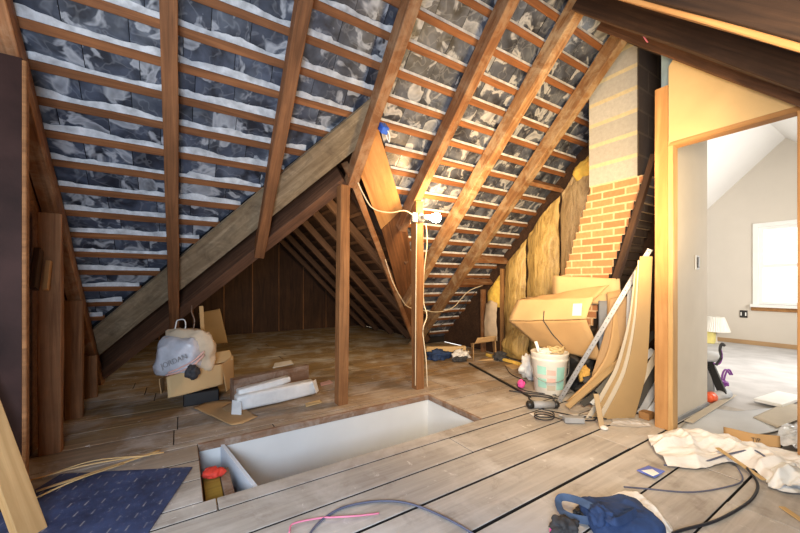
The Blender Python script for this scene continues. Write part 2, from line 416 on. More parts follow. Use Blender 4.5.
def floor_boards():
    bm = B(); ys = [-1.5, -1.22, -.96, -.70, -.44, -.19, .07, .33, .59, .85, 1.115, 1.385, 1.64, 1.88, 2.0, 2.72, 2.80, 3.08, 3.37, 3.64, 3.93, 4.2, 4.49, 4.77, 5.04, 5.33, 5.6, 5.9, 6.2, 6.5, 6.8, 7.1, 7.4, 7.7, 8.0]
    rr = random.Random(3)
    def board(x0, x1, y0, y1):
        g = rr.uniform(.004, .0085) if y0 < 1.9 else .004
        dz = rr.uniform(-.003, 0)
        add_box(bm, (x0 + .003, y0 + g, -.028), (x1 - .003, y1 - g, dz), bevel=.0025)
    for y0, y1 in zip(ys, ys[1:]):
        xs = [-2.0 if y0 < 2.3 else -1.5]; xe = 4.1
        if 2.0 <= y0 < 2.7:
            for (a, b) in ((-1.5, WX0), (WX1, 4.1)):
                k = 3
                for i in range(k): board(a, b, y0 + (y1 - y0) * i / k, y0 + (y1 - y0) * (i + 1) / k)
            continue
        x = xs[0] + rr.uniform(.8, 3.0)
        if abs(y0 - 1.115) < .01: x = .47
        while x < xe - .5: xs.append(x); x += rr.uniform(1.8, 3.4)
        if abs(y0 - .59) < .01: xs = [-2, .4, 2.62]
        xs.append(xe)
        for a, b in zip(xs, xs[1:]): board(a, b, y0, y1)
    bm.normal_update()
    for f in bm.faces:
        if f.normal.z < .4: f.material_index = 1  # board sides painted near black, as shade in the gaps
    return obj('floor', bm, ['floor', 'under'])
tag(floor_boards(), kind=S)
bm = B()
for lo, hi in (((-2.0, -1.6, -.16), (WX0, 8, -.14)), ((WX1, -1.6, -.16), (4.2, 8, -.14)), ((WX0, -1.6, -.16), (WX1, WY0, -.14)), ((WX0, WY1, -.16), (WX1, 8, -.14))):
    add_box(bm, lo, hi)
tag(obj('floor_gap_dark', bm, 'under'), kind=S)  # black plane added below the boards so the gaps read as shade
tag(box('floor_far_room', (4.1, -1.6, -.04), (8.6, 4.4, -.004), 'dustfloor', bevel=0), kind=S)

# stairwell lining
tag(box('wall_stairwell_rear', (WX0, WY1 - .012, -1.3), (WX1, WY1 + .03, -.045), 'drywall', bevel=0), kind=S)
tag(box('wall_stairwell_end', (WX1 - .012, WY0, -1.3), (WX1 + .03, WY1, -.045), 'drywall', bevel=0), kind=S)
tag(box('wall_stairwell_front', (WX0, WY0 - .03, -1.3), (WX1, WY0 + .005, -.045), 'drywall', bevel=0), kind=S)
tag(box('wall_stairwell_start', (WX0 - .03, WY0, -1.3), (WX0 + .004, WY1, -.045), 'stud', bevel=0), kind=S)
tag(box('trim_stairwell_rear', (WX0, WY1 - .028, -.045), (WX1 + .01, WY1 + .002, .004), 'oldplank'), kind=S)
tag(box('trim_stairwell_end', (WX1 - .02, WY0, -.045), (WX1 + .004, WY1 - .03, .002), 'oldplank'), kind=S)
tag(box('floor_stairwell', (WX0, WY0, -1.32), (WX1, WY1, -1.3), 'olive', bevel=0), kind=S)
prism('x', [(0, 0, 0), (1, 0, 0), (0, 1, 0)], (0, 0, 1), 'under').name = 'tmp'
bpy.data.objects.remove(bpy.data.objects['tmp'])
tag(prism('wall_stairwell_divider', [(.235, 2.705, -.03), (.245, 2.705, -.6), (.355, 2.008, -.6), (.345, 2.008, -.03)], (.022, .003, 0), 'blotch'), kind=S)

# main slate slope: z = c - y ; rows along X
CS = 5.08; r2 = math.sqrt(2)
def roof_pt(x, y, c=CS): return V((x, y, c - y))
APX, APY = 1.31, 2.48
def clip(poly, f):
    out = []
    for i, p in enumerate(poly):
        q = poly[(i + 1) % len(poly)]; a, b = f(p), f(q)
        if a >= 0: out.append(p)
        if (a >= 0) != (b >= 0):
            t = a / (a - b); out.append((p[0] + (q[0] - p[0]) * t, p[1] + (q[1] - p[1]) * t))
    return out
left_edge = lambda p: (APX - (p[1] - APY) * 1.06) - p[0]
right_edge = lambda p: p[0] - (APX + (p[1] - APY) * 1.0)
DY = .1415; Y0 = 1.60
rows = [Y0 + DY * i for i in range(25)]
tag_c = []
bm = B(); rs = random.Random(5)
for i, y in enumerate(rows):
    if y > 5.0: break
    x = XL - .02 - rs.uniform(0, .28)
    while x < XR + .02:
        w = rs.uniform(.22, .34); a, b = max(x + .002, XL - .02), min(x + w - .002, XR); x += w
        if b - a < .03: continue
        halves = [([(a, y - .01), (b, y - .01), (b, y + DY + .03), (a, y + DY + .03)])]
        for part in halves:
            for side in (0, 1):
                p = clip(part, (lambda q: APX - q[0]) if side == 0 else (lambda q: q[0] - APX))
                if len(p) > 2: p = clip(p, left_edge if side == 0 else right_edge)
                if len(p) < 3: continue
                t0, t1 = rs.uniform(-.004, .003), rs.uniform(-.004, .003)
                vs = []
                for (px, py) in p:
                    k = (py - y) / (DY + .04)
                    n = .022 * (1 - k) - .008 + t0 + t1 * (px - a)      # lap step toward the room
                    vs.append(bm.verts.new(roof_pt(px, py) + V((0, -1, -1)) / r2 * n * .6))
                try: bm.faces.new(vs)
                except ValueError: pass
ceil_main = obj('ceiling', bm, 'slate', recalc=False); tag(ceil_main, kind=S)
for p in ceil_main.data.polygons:
    if p.normal.z > 0: p.flip()
# backing above slates (keeps daylight out), with the dormer opening
bm = B()
for poly in ([(XL - .1, RY), (APX, RY), (APX, APY + .2), (XL - .1, APY + 2.35)], [(APX, RY), (XR + .06, RY), (XR + .06, 5.13), (APX + 2.2, 5.13), (APX, APY + .2)],
             [(XL - .1, APY + 2.0), (XL - .1, 5.2), (-1.2, 5.2)]):
    bm.faces.new([bm.verts.new(roof_pt(x, y, CS + .05)) for (x, y) in poly])
tag(obj('ceiling_backing', bm, 'roof_dark', ceil_main), kind=S)

# battens and the white torching along their top edge
def batten_row(y, x0, x1):
    p0, p1 = roof_pt(x0, y, CS - .03), roof_pt(x1, y, CS - .03)
    beam('batten', p0, p1, .050, .026, 'batten', up=(0, 1, 1), parent=ceil_main, rough=.004, bevel=.002)
tb = B(); rt = random.Random(11)
for i, y in enumerate(rows):
    if y > 4.95: break
    spans = [(XL, XR)] if y < APY - .02 else [(XL, APX - (y - APY) * 1.06), (APX + (y - APY) * 1.0, XR)]
    for (a, b) in spans:
        if b - a < .12: continue
        batten_row(y, a, b)
        x = a; prev = None
        while x < b:
            up_ = .013 + .020 * noise.noise(V((x * 5, y * 9, 1))) + .006 * noise.noise(V((x * 23, y * 9, 4)))
            if noise.noise(V((x * 1.3, y * 4, 9))) < -.33: up_ *= .25
            if x > 1.35: up_ *= .12
            q = [roof_pt(x, y - .019 - max(.002, up_), CS - .012), roof_pt(x, y - .019, CS - .034), roof_pt(x, y - .012, CS - .02)]
            cur = [tb.verts.new(v) for v in q]
            if prev: tb.faces.new((prev[0], cur[0], cur[1], prev[1])); tb.faces.new((prev[1], cur[1], cur[2], prev[2]))
            prev = cur; x += .02
tag(obj('mortar', tb, 'mortar', ceil_main), kind='stuff')

# slope over the camera: z = y + k
KO = CS - 2 * RY
bm = B()
bm.faces.new([bm.verts.new(p) for p in ((XL - 1.2, RY, RY + KO), (3.06, RY, RY + KO), (3.06, -2.0, -2.0 + KO), (XL - 1.2, -2.0, -2.0 + KO))])
tag(obj('ceiling_front', bm, 'opp'), kind=S)
bm = B()
bm.faces.new([bm.verts.new(p) for p in ((3.06, RY, RY + KO + .02), (XR, RY, RY + KO + .02), (XR, -2.0, -2.0 + KO), (3.06, -2.0, -2.0 + KO))])
tag(obj('ceiling_front_recess', bm, 'roof_dark'), kind=S)

# dormer / cross wing
DX, DZ, GY = 1.31, CS - APY, 8.0
HW = DZ
bm = B()
for sgn in (-1, 1):
    n = 24
    a = bm.verts.new((DX, APY, DZ)); b_ = bm.verts.new((DX, GY, DZ)); c = bm.verts.new((DX + sgn * HW, GY, 0)); d = bm.verts.new((DX + sgn * HW, APY + HW, 0))
    bm.faces.new((a, b_, c, d))
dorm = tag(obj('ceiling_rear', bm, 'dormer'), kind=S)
for p in dorm.data.polygons:
    pass
bm = B()
g = [bm.verts.new(p) for p in ((DX - HW - .1, GY, -.02), (DX + HW + .1, GY, -.02), (DX, GY, DZ + .1))]
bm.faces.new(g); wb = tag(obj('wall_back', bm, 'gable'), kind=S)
for k in range(9):
    x = DX - 2.2 + k * .55
    zt = DZ - abs(x - DX) - .05
    if zt > .1: beam('board', (x, GY - .012, 0), (x, GY - .012, zt), .02, .012, 'stud', up=(0, -1, 0), parent=wb, rough=.001)
# side closing of the wing and of the eaves
tag(box('wall_left', (XL - .04, 2.5, 0), (XL, 5.1, 2.5), 'stud', bevel=0), kind=S)
# insulated partition, triangular
tag(prism('wall_right', [(XR, 1.2, 0), (XR, 5.14, 0), (XR, RY, CS - RY + .10), (XR, 1.2, CS - RY - .3)], (.03, 0, 0), 'dark_wood'), kind=S)
# door partition at x = 3.05
tag(prism('wall_front', [(3.05, .40, 0), (3.05, -1.9, 0), (3.05, -1.9, .15), (3.05, .40, .40 + KO - .02)], (.10, 0, 0), 'dark_wood'), kind=S)
tag(box('wall_nook', (3.10, 1.14, 0), (3.98, 1.20, 2.42), 'drywall_grey', bevel=.002), kind=S)
# far room
tag(box('wall_far_knee', (4.15, 4.2, -.02), (8.6, 4.24, 1.0), 'farwall', bevel=0), kind=S)
CF = 4.92
wx = 8.5
def far_gable():
    bm = B(); y0, y1, z0, z1, yr = 1.02, 1.80, .72, 2.10, 1.42
    for poly in (((y1, -.02), (4.24, -.02), (4.24, .68), (y1, CF - y1)), ((y0, -.02), (y1, -.02), (y1, z0), (y0, z0)),
                 ((y0, z1), (y1, z1), (y1, CF - y1), (yr, CF - yr), (y0, CF - 2 * yr + y0)), ((-.4, -.02), (y0, -.02), (y0, CF - 2 * yr + y0), (-.4, 1.7))):
        f = bm.faces.new([bm.verts.new((wx, y, z)) for (y, z) in poly])
        r = bmesh.ops.extrude_face_region(bm, geom=[f]); bmesh.ops.translate(bm, vec=(.12, 0, 0), verts=[g for g in r['geom'] if isinstance(g, bmesh.types.BMVert)])
    return obj('wall_far', bm, 'farwall')
tag(far_gable(), kind=S)
bm = B()
bm.faces.new([bm.verts.new(p) for p in ((XR + .04, 1.42, CF - 1.42), (wx, 1.42, CF - 1.42), (wx, 4.24, CF - 4.24), (XR + .04, 4.24, CF - 4.24))])
tag(obj('ceiling_far_room', bm, 'farceil'), kind=S)
bm = B()
bm.faces.new([bm.verts.new(p) for p in ((3.16, 1.42, CF - 1.42), (wx, 1.42, CF - 1.42), (wx, -.3, CF - 1.42 - 1.72), (3.16, -.3, CF - 1.42 - 1.72))])
tag(obj('ceiling_far_room_front', bm, 'farceil'), kind=S)
tag(box('wall_far_front', (3.16, -.34, -.02), (8.6, -.3, 1.95), 'farwall', bevel=0), kind=S)
tag(box('wall_far_partition', (XR + .03, 1.2, 0), (XR + .06, 4.2, 2.6), 'farwall', bevel=0), kind=S)
bpy.data.objects.remove(bpy.data.objects['wall_far_partition'])
tag(prism('wall_far_partition', [(XR + .035, 1.2, 0), (XR + .035, 4.2, 0), (XR + .035, 4.2, .72), (XR + .035, 1.42, 3.5), (XR + .035, 1.2, 3.3)], (.03, 0, 0), 'farwall'), kind=S)
tag(box('baseboard_far', (wx - .02, -.3, -.004), (wx - .001, 4.2, .07), 'card_dark'), kind=S)
# window
win = bpy.data.objects.new('window_1', None); win.location = (wx, 1.41, .72); C.objects.link(win); tag(win, kind=S)
def wbar(n, y0, y1, z0, z1, x0=-.03, x1=.06, m='white'):
    return box(n, (wx + x0, y0, z0), (wx + x1, y1, z1), m, win)
wbar('casing', 1.74, 1.81, .70, 2.12); wbar('casing', 1.01, 1.08, .70, 2.12); wbar('casing', 1.08, 1.74, 2.05, 2.12)
wbar('sill', .98, 1.83, .665, .715, -.10, .06); wbar('apron', .98, 1.83, .60, .665, -.03, 0, 'orange_board')
for (z0, z1, xo) in ((.715, 1.40, 0), (1.36, 2.05, .03)):
    bm = B()
    for lo, hi in (((0, 1.08, z0), (.03, 1.74, z0 + .05)), ((0, 1.08, z1 - .05), (.03, 1.74, z1)), ((0, 1.08, z0 + .05), (.03, 1.13, z1 - .05)), ((0, 1.69, z0 + .05), (.03, 1.74, z1 - .05))):
        add_box(bm, V(lo) - V((0, 1.41, z0)), V(hi) - V((0, 1.41, z0)))
    sash = obj('sash', bm, 'white', win, loc=(wx + xo, 1.41, z0))
    bm = B(); bm.faces.new([bm.verts.new(p) for p in ((.015, -.28, .05), (.015, .28, .05), (.015, .28, z1 - z0 - .05), (.015, -.28, z1 - z0 - .05))])
    obj('pane', bm, 'glass', sash, loc=(wx + xo, 1.41, z0))
tag(box('eave_leak_cover', (3.45, 4.96, -.02), (XR, 4.99, .10), 'under', bevel=0), kind=S)  # dark strip added to cover a light leak at the eave
# doorway: studs, header, jambs, wallboard over it
tag(beam('trim_1', (3.10, 1.145, 0), (3.10, 1.145, 2.56), .085, .10, 'new_wood2', up=(-1, 0, 0), rough=.002), kind=S)
tag(beam('trim_2', (3.09, 1.085, 0), (3.09, 1.085, 2.14), .032, .09, 'new_wood', up=(-1, 0, 0), rough=.001), kind=S)
tag(beam('trim_3', (3.09, 1.10, 2.115), (3.09, .43, 2.115), .09, .035, 'new_wood2', up=(0, 0, 1), rough=.001), kind=S)
tag(beam('trim_4', (3.085, .447, 0), (3.085, .447, 2.10), .034, .08, 'new_wood2', up=(-1, 0, 0), rough=.001), kind=S)
tag(prism('wall_over_door', [(3.045, 1.095, 2.13), (3.045, 1.095, 2.69), (3.045, .95, .95 + KO - .03), (3.045, .30, .30 + KO - .03), (3.045, .30, 2.13)], (.015, 0, 0), 'tan_panel'), kind=S)
tag(box('baseboard_nook', (3.12, 1.125, 0), (3.97, 1.14, .03), 'grey', bevel=0), kind=S)

# ------------------------------------------------------------------ rafters
CR = CS - .066                  # top of rafters (under the battens)
def rafter(x, y0, y1, w, h, m, label, group=None):
    cc = CR - h / r2
    a, b = roof_pt(x, y0, cc), roof_pt(x, y1, cc)
    o = beam('rafter', a, b, w, h, m, up=(0, 1, 1), rough=.006)
    return tag(o, label, 'rafter')
rafter(-.748, RY, 4.95, .085, .13, 'rafter_warm', 'reddish brown sloping rafter against the old stud wall')
rafter(-.054, RY, 4.28, .085, .12, 'rafter', 'slim brown rafter ending low on the valley timber above the crumpled shopping bag')
rafter(.639, RY, 3.56, .085, .12, 'rafter', 'slim brown rafter ending mid way down the weathered valley board')
rafter(1.315, RY, 2.92, .09, .135, 'rafter_warm', 'brown rafter meeting the top of the bare post and carrying a blue electrical box')
rafter(2.05, RY, 3.22, .09, .135, 'rafter_warm', 'brown rafter passing over the post that holds the lit bulb')
rafter(2.70, RY, 4.1, .10, .14, 'rafter_pale', 'broad orange brown rafter running down past the lit bulb to the eave')
rafter(3.38, RY, 4.95, .10, .14, 'rafter_pale', 'pale streaked rafter running down beside the grey block chimney')
ridge = beam('ridge_board', (XL, RY - .02, 3.40), (3.05, RY - .02, 3.40), .03, .20, 'rafter', up=(0, 0, 1)); tag(ridge, 'thin brown ridge board where the two roof slopes meet', 'ridge board')
def orafter(x, y0, y1, w, h, m, label):
    k = KO - .03 - h / r2
    o = beam('rafter', (x, y0, y0 + k), (x, y1, y1 + k), w, h, m, up=(0, -1, 1), rough=.006); return tag(o, label, 'rafter')
orafter(2.50, 1.42, -1.4, .06, .22, 'dark_wood', 'wide dark rough sawn rafter between the highest rafter and the one at the wallboard')
orafter(2.90, 1.45, -1.4, .06, .22, 'valley', 'dark brown rafter just above the tan wallboard over the doorway')
orafter(1.84, 1.40, -1.4, .05, .20, 'dark_wood', 'very dark rafter, highest of those above the doorway')
o = beam('furring_strip', (1.80, 1.2, 1.2 + KO - .345), (1.80, -1.2, -1.2 + KO - .345), .03, .02, 'new_wood2', up=(0, -1, 1)); tag(o, 'thin pale strip nailed along the highest dark rafter above the doorway', 'strip')
orafter(3.42, 1.50, .9, .06, .16, 'dark_wood', 'short dark rafter behind the tan wallboard beside the chimney top')

# valleys
va0, va1 = V((-.74, 4.84, .03)), V((1.27, 2.88, 1.97))
up_v = V((0, 1, 1))
o = beam('valley_rafter', va0 + V((0, .12, .12)), va1 + V((0, .12, .12)), .11, .25, 'valley', up=(0, 1, 1), rough=.006, cut=[((1.30, 0, 0), (1, 0, 0)), ((0, 0, .002), (0, 0, -1))])
tag(o, 'dark brown valley timber slanting from the floor up to the bare post', 'valley timber')
vb = [roof_pt(-.70, 4.33, 4.975), roof_pt(1.29, 2.42, 4.975), roof_pt(1.29, 2.72, 4.975), roof_pt(-.70, 4.62, 4.975)]
def board_quad(name, q, nrm, th, m, label, cat):
    c = sum(q, V()) / 4; x = (q[1] - q[0]).normalized(); z = V(nrm).normalized(); y = z.cross(x)
    mw = Matrix((x, y, z)).transposed().to_4x4(); mw.translation = c; inv = mw.inverted()
    bm = B(); f = bm.faces.new([bm.verts.new(inv @ p) for p in q]); r = bmesh.ops.extrude_face_region(bm, geom=[f])
    bmesh.ops.translate(bm, vec=(0, 0, th), verts=[g for g in r['geom'] if isinstance(g, bmesh.types.BMVert)])
    return tag(obj(name, bm, m, mw=mw), label, cat)
board_quad('valley_board', vb, (0, 1, 1), .03, 'grey_board', 'wide weathered grey board along the valley where the slates stop', 'board')
# second valley
vr0, vr1 = V((1.27, 2.80, 2.04)), V((3.35, 4.76, .02))
o = beam('valley_rafter', vr0 + V((0, .09, .09)), vr1 + V((0, .09, .09)), .06, .20, 'rafter_warm', up=(0, 1, 1), rough=.004, cut=[((0, 0, .002), (0, 0, -1))])
tag(o, 'orange brown valley timber falling from the bare post behind the bulb post', 'valley timber')
q = [roof_pt(1.40, 2.56, 4.975), roof_pt(2.0, 3.10, 4.975), roof_pt(1.85, 3.30, 4.975), roof_pt(1.37, 2.86, 4.975)]
board_quad('valley_board', q, (0, 1, 1), .025, 'orange_board', 'glowing orange triangular board below the blue electrical box', 'board')
q = [roof_pt(2.0, 3.08, 4.972), roof_pt(3.6, 4.85, 4.972), roof_pt(3.3, 4.85, 4.972), roof_pt(1.86, 3.30, 4.972)]
board_quad('valley_board', q, (0, 1, 1), .025, 'rafter', 'dark narrow valley board descending behind the bulb post to the floor', 'board')
# wing rafters on the slope seen through the valleys
kr = 0
for y in (3.65, 4.3, 4.95, 5.6, 6.25, 6.9, 7.5):
    nx = 1 / r2
    kk = .135
    top = V((DX + .02, y, DZ - .02 - kk)); botx = HW - kk - .02
    if y < APY + HW: botx = min(botx, (y - APY) - .06)
    if botx < .3: continue
    bot = V((DX + botx, y, DZ - kk - botx))
    names = {3.65: 'first', 4.3: 'second', 4.95: 'third', 5.6: 'fourth', 6.25: 'fifth', 6.9: 'sixth', 7.5: 'seventh'}
    o = beam('rafter', top, bot, .07, .10, 'dormer_rafter', up=(1, 0, 1), rough=.004)
    tag(o, f'dim brown rear wing rafter behind the posts, {names[y]} counted in from the posts', 'rafter', 'rear wing rafters')
k = 0
for i in range(22):
    t = .18 + i * .14
    if t > HW - .1: break
    y0 = APY + t + .05
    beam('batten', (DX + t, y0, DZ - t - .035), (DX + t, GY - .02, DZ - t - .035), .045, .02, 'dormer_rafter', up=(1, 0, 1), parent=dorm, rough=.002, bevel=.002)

# blocking between rafter and insulated wall
for (y, lab) in ((2.63, 'short orange blocking wedged above the tan insulation batt'), (3.50, 'short orange blocking above the pale insulation batt by the eave'), (3.81, 'lowest short orange blocking beside the torn insulation at the eave')):
    p = roof_pt(3.43, y, CR - .1); q = roof_pt(4.10, y, CR - .1)
    tag(beam('blocking', p, q, .05, .09, 'rafter_warm', up=(0, 1, 1)), lab, 'blocking')
# posts
tag(beam('post', (1.23, 2.93, 0), (1.245, 2.91, 1.965), .095, .095, 'post', up=(0, -1, 0), rough=.006), 'bare rough wooden post at the middle of the stairwell edge', 'post')
tag(beam('post', (2.08, 2.93, 0), (2.07, 2.93, 1.93), .095, .095, 'post', up=(0, -1, 0), rough=.006), 'wooden post at the stairwell corner carrying the lit bulb', 'post')

# ------------------------------------------------------------------ old stud wall
def stud(x0, x1, y0, y1, z1, m, label): return tag(box('stud', (x0, y0, 0), (x1, y1, z1), m, bevel=.005), label, 'stud')
for n, a in (('A', 0),):
    pass
def vstud(x, y, w, d, z1, m, label): return tag(beam('stud', (x, y, 0), (x, y, z1), w, d, m, up=(0, -1, 0), rough=.005), label, 'stud')
vstud(-.705, 3.09, .11, .06, 1.54, 'stud', 'wide red brown wall stud with a small wood cleat beside it')
vstud(-.725, 3.78, .108, .06, .95, 'stud', 'shorter red brown wall stud beyond the one with the cleat')
vstud(-.722, 4.36, .10, .05, .40, 'stud', 'lowest short stud where the roof meets the floor')
for i, (y, w, z1) in enumerate(((2.58, .16, 1.95), (2.78, .2, 1.85), (2.96, .14, 1.7))):
    o = beam('wall_board', (-.775 - .012 * i, y, 0), (-.775 - .012 * i, y, z1), w, .02, 'stud', up=(1, 0, 0)); tag(o, ('upright brown wall board touching the dark stained panel', 'middle upright brown wall board between dark panel and wide stud', 'upright brown wall board tucked behind the wide stud')[i], 'board')
o = beam('wood_cleat', (-.742, 2.93, 1.06), (-.742, 3.02, 1.30), .07, .03, 'dark_wood', up=(1, 0, 0)); tag(o, 'small dark diamond of wood nailed beside the wide wall stud', 'wood offcut')
o = beam('wood_offcut', (-.70, 2.965, 1.05), (-.70, 3.03, 1.23), .035, .025, 'orange_board', up=(1, 0, 0)); tag(o, 'pale splinter of wood beside the dark wood diamond', 'wood offcut')
pn = empty('partition_panel', (-.98, 2.42, 0), 'tall dark stained upright panel with pale raw edge', 'panel')
box('face', (-1.5, 2.405, 0), (-.650, 2.43, 2.19), 'dark_panel', pn, bevel=.002)
box('edge_strip', (-.650, 2.40, 0), (-.634, 2.44, 2.18), 'post', pn)
o = beam('lumber_board', (-.545, 2.12, 0), (-.86, 2.36, .95), .105, .035, 'new_wood', up=(.75, -.6, .4), rough=.001); tag(o, 'pale new board leaning on the dark stained panel', 'board')

# ------------------------------------------------------------------ chimney
ch = empty('chimney', (3.5, 1.7, 0), 'grey block chimney flue on a leaning orange brick base', 'chimney')
bm = B(); add_box(bm, (-.0, 1.498 - 1., 2.06), (.45, 1.935 - 1., 3.45))
for v in bm.verts:
    if v.co.z > 3: v.co.z = CS - .07 - (v.co.y + 1.0)
obj('block_flue', bm, 'block', ch, loc=(3.5, 1.0, 0))
bm = B(); add_box(bm, (.003, -.008, 2.06), (.447, 0.0, 3.4)); obj('dark_side', bm, 'chimdark', ch, loc=(3.5, 1.497, 0))  # thin darker block face on one side of the flue
# stepped brick base: leaning, one course at a time so the edges are toothed
bm = B(); z = 0; hgt = .0735
while z < 2.06:
    y0 = 1.445 + (2.03 - z - .03) * .335; y1 = y0 + .475
    jit = .006 * math.sin(z * 57)
    add_box(bm, (.0, y0 - 1.7 + jit, z), (.45, y1 - 1.7 + jit, min(z + hgt, 2.06))); z += hgt
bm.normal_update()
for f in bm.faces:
    if f.normal.y < -.5: f.material_index = 1  # shade on this side of the base, painted as dark block
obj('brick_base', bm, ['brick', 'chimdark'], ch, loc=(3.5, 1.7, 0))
o = beam('timber', (3.46, 1.985, .02), (3.46, 1.345, 2.20), .05, .06, 'dark_wood', up=(-1, 0, 0)); tag(o, 'dark slanting timber along the stepped edge of the brick base', 'timber')
o = box('painted_board', (3.14, 1.10, 2.43), (3.16, 1.178, 2.98), 'bluegrey'); tag(o, 'blue grey painted strip standing behind the tan wallboard', 'board')

# ------------------------------------------------------------------ insulation on the partition
def batt(name, y0, y1, z0, m, label, bulge=.10, seed=0, zt_off=0):
    n = 6; rws = []
    for t in (0, .04, .3, .6, .9, .97, 1):
        row = []
        for s in (0, .08, .3, .5, .7, .92, 1):
            y = y0 + (y1 - y0) * s; ztop = CR - .17 - y + zt_off
            z = z0 + (ztop - z0) * t
            b = bulge * (math.sin(math.pi * min(max(s, .02), .98)) ** .5) * (math.sin(math.pi * min(max(t, .015), .985)) ** .35)
            row.append((XR - .015 - b, y, z))
        rws.append(row)
    o = loft(name, rws, m, 22, 40, thick=.01, wob=.02, wsc=6, seed=seed); return tag(o, label, 'insulation')
batt('insulation_batt', 2.12, 2.62, .1, 'insul_tan', 'tan faced insulation batt touching the brick chimney base', .12, 1)
batt('insulation_batt', 2.64, 3.10, .1, 'insul', 'shiny yellow insulation batt, middle of the three hung on the partition', .13, 2)
batt('insulation_batt', 3.14, 3.52, .1, 'insul', 'narrow yellow insulation batt closest to the eave end of the partition', .10, 3)
batt('insulation_tuft', 3.60, 3.86, .72, 'fluff', 'torn tuft of raw yellow insulation beside the orange end stud', .07, 4, -.02)
o = loft('insulation_paper', [[(4.02, 3.60, .22), (4.0, 3.72, .20), (4.02, 3.86, .25)], [(3.99, 3.60, .5), (3.97, 3.72, .5), (4.0, 3.86, .5)], [(4.03, 3.62, .78), (4.0, 3.72, .82), (4.03, 3.85, .76)]], 'paper_bag', 12, 12, thick=.004, wob=.015, wsc=9)
tag(o, 'cream backing paper hanging below the torn yellow tuft', 'paper')
vs_ = beam('stud', (4.06, 3.93, 0), (4.06, 3.93, .98), .05, .08, 'rafter_warm', up=(-1, 0, 0)); tag(vs_, 'orange end stud of the insulated partition beside the eave', 'stud')
o = beam('stud', (4.08, 3.565, 0), (4.08, 3.565, 1.3), .05, .05, 'new_wood2', up=(-1, 0, 0)); tag(o, 'orange stud between the narrow batt and the torn yellow tuft', 'stud')
o = loft('insulation_scrap', [[(4.0, 2.95, .02), (3.95, 3.2, .02), (4.0, 3.5, .02)], [(3.93, 3.0, .2), (3.88, 3.2, .22), (3.95, 3.45, .2)], [(4.02, 3.0, .42), (4.0, 3.2, .48), (4.04, 3.42, .40)]], 'insul', 16, 16, thick=.01, wob=.02, wsc=8, zmin=.006)
tag(o, 'slumped yellow insulation scrap at the foot of the partition', 'insulation')
o = loft('insulation_scrap', [[(4.05, 1.98, 2.40), (4.05, 2.4, 2.30)], [(3.98, 1.98, 2.56), (3.98, 2.40, 2.42)], [(4.06, 1.98, 2.72), (4.06, 2.4, 2.50)]], 'fluff', 14, 10, thick=.01, wob=.03, wsc=9)
tag(o, 'bright yellow insulation fluff above the tan batt by the chimney', 'insulation')
o = beam('yellow_strip', (3.82, 3.62, .03), (3.72, 2.72, .03), .05, .04, 'fluff', up=(0, 0, 1), rough=.01); tag(o, 'long bright yellow strip lying at the foot of the partition', 'strip')

# ------------------------------------------------------------------ lamp on the post, wires
lp = empty('lamp_holder', (2.07, 2.87, 1.76), 'bare lit bulb in a socket on the stairwell corner post', 'lamp')
lathe('socket_base', [(.0, -.012), (.05, -.012), (.05, .008), (.03, .02), (.0, .02)], (2.07, 2.87, 1.76), 'metal', lp, 24, mw=orient((2.07, 2.868, 1.755), (1, 0, 0), (0, 0, 1)) )
mwb = Matrix.Translation((2.105, 2.82, 1.755)) @ Matrix.Rotation(math.radians(90), 4, 'Y') @ Matrix.Rotation(math.radians(20), 4, 'X')
lathe('socket_shell', [(.0, -.04), (.022, -.04), (.026, -.02), (.026, .02), (.0, .02)], None, 'grey', lp, 20, mw=mwb)
lathe('bulb', [(.0, .02), (.014, .02), (.022, .04), (.042, .075), (.050, .105), (.042, .135), (.022, .152), (.0, .156)], None, 'glow', lp, 24, mw=mwb)
o = blob('junction_box', (2.0, 2.86, 1.74), (.035, .03, .045), 'grey', wob=.1, sub=2); bpy.data.objects.remove(o)
o = box('junction_box', (1.955, 2.845, 1.70), (2.02, 2.885, 1.80), 'metal', bevel=.006); tag(o, 'small round edged metal junction box beside the bulb socket', 'junction box')
eb = empty('electrical_box', (1.40, 2.47, 2.33), 'blue electrical box screwed to the rafter above the orange triangular board', 'electrical box')
bm = B(); add_box(bm, (-.03, -.03, -.05), (.03, .03, .05), bevel=.006); obj('housing', bm, 'bluebox', eb, mw=orient((1.405, 2.47, 2.36), (1, 0, 0), (0, 1, -1)))
tube('wire', [(1.41, 2.44, 2.36), (1.44, 2.43, 2.30), (1.46, 2.47, 2.26), (1.43, 2.47, 2.32)], .005, 'white', eb, 6)
def wire(pts, r, m, label, cat='wire', name='wire', n=None): return tag(tube(name, pts, r, m, None, 6, n), label, cat)
wire([(1.335, 2.83, 2.02), (1.40, 2.83, 1.90), (1.50, 2.83, 1.78), (1.68, 2.83, 1.76), (1.85, 2.84, 1.80), (1.96, 2.85, 1.77)], .006, 'cord', 'pale cable looping from the orange board to the junction box')
wire([(2.14, 2.87, 1.70), (2.16, 2.88, 1.5), (2.135, 2.9, 1.2), (2.13, 2.9, .9), (2.15, 2.87, .75), (2.10, 2.87, .6), (2.14, 2.87, .3), (2.15, 2.86, .02)], .006, 'cord', 'white cord hanging down the bulb post beyond the socket')
wire([(2.02, 2.87, 1.69), (2.015, 2.872, 1.2), (2.012, 2.875, .6), (2.01, 2.876, .05)], .005, 'cord', 'pale cord running straight down the bulb post face')
wire([(2.0, 3.47, 1.36), (2.12, 3.50, 1.1), (2.30, 3.62, .92), (2.5, 3.75, .78), (2.8, 3.9, .72), (3.2, 4.0, .66), (3.5, 4.0, .72), (3.75, 3.95, .95), (4.0, 3.88, 1.05)], .006, 'cord', 'pale cable sagging along the eave toward the torn insulation', 'cable')
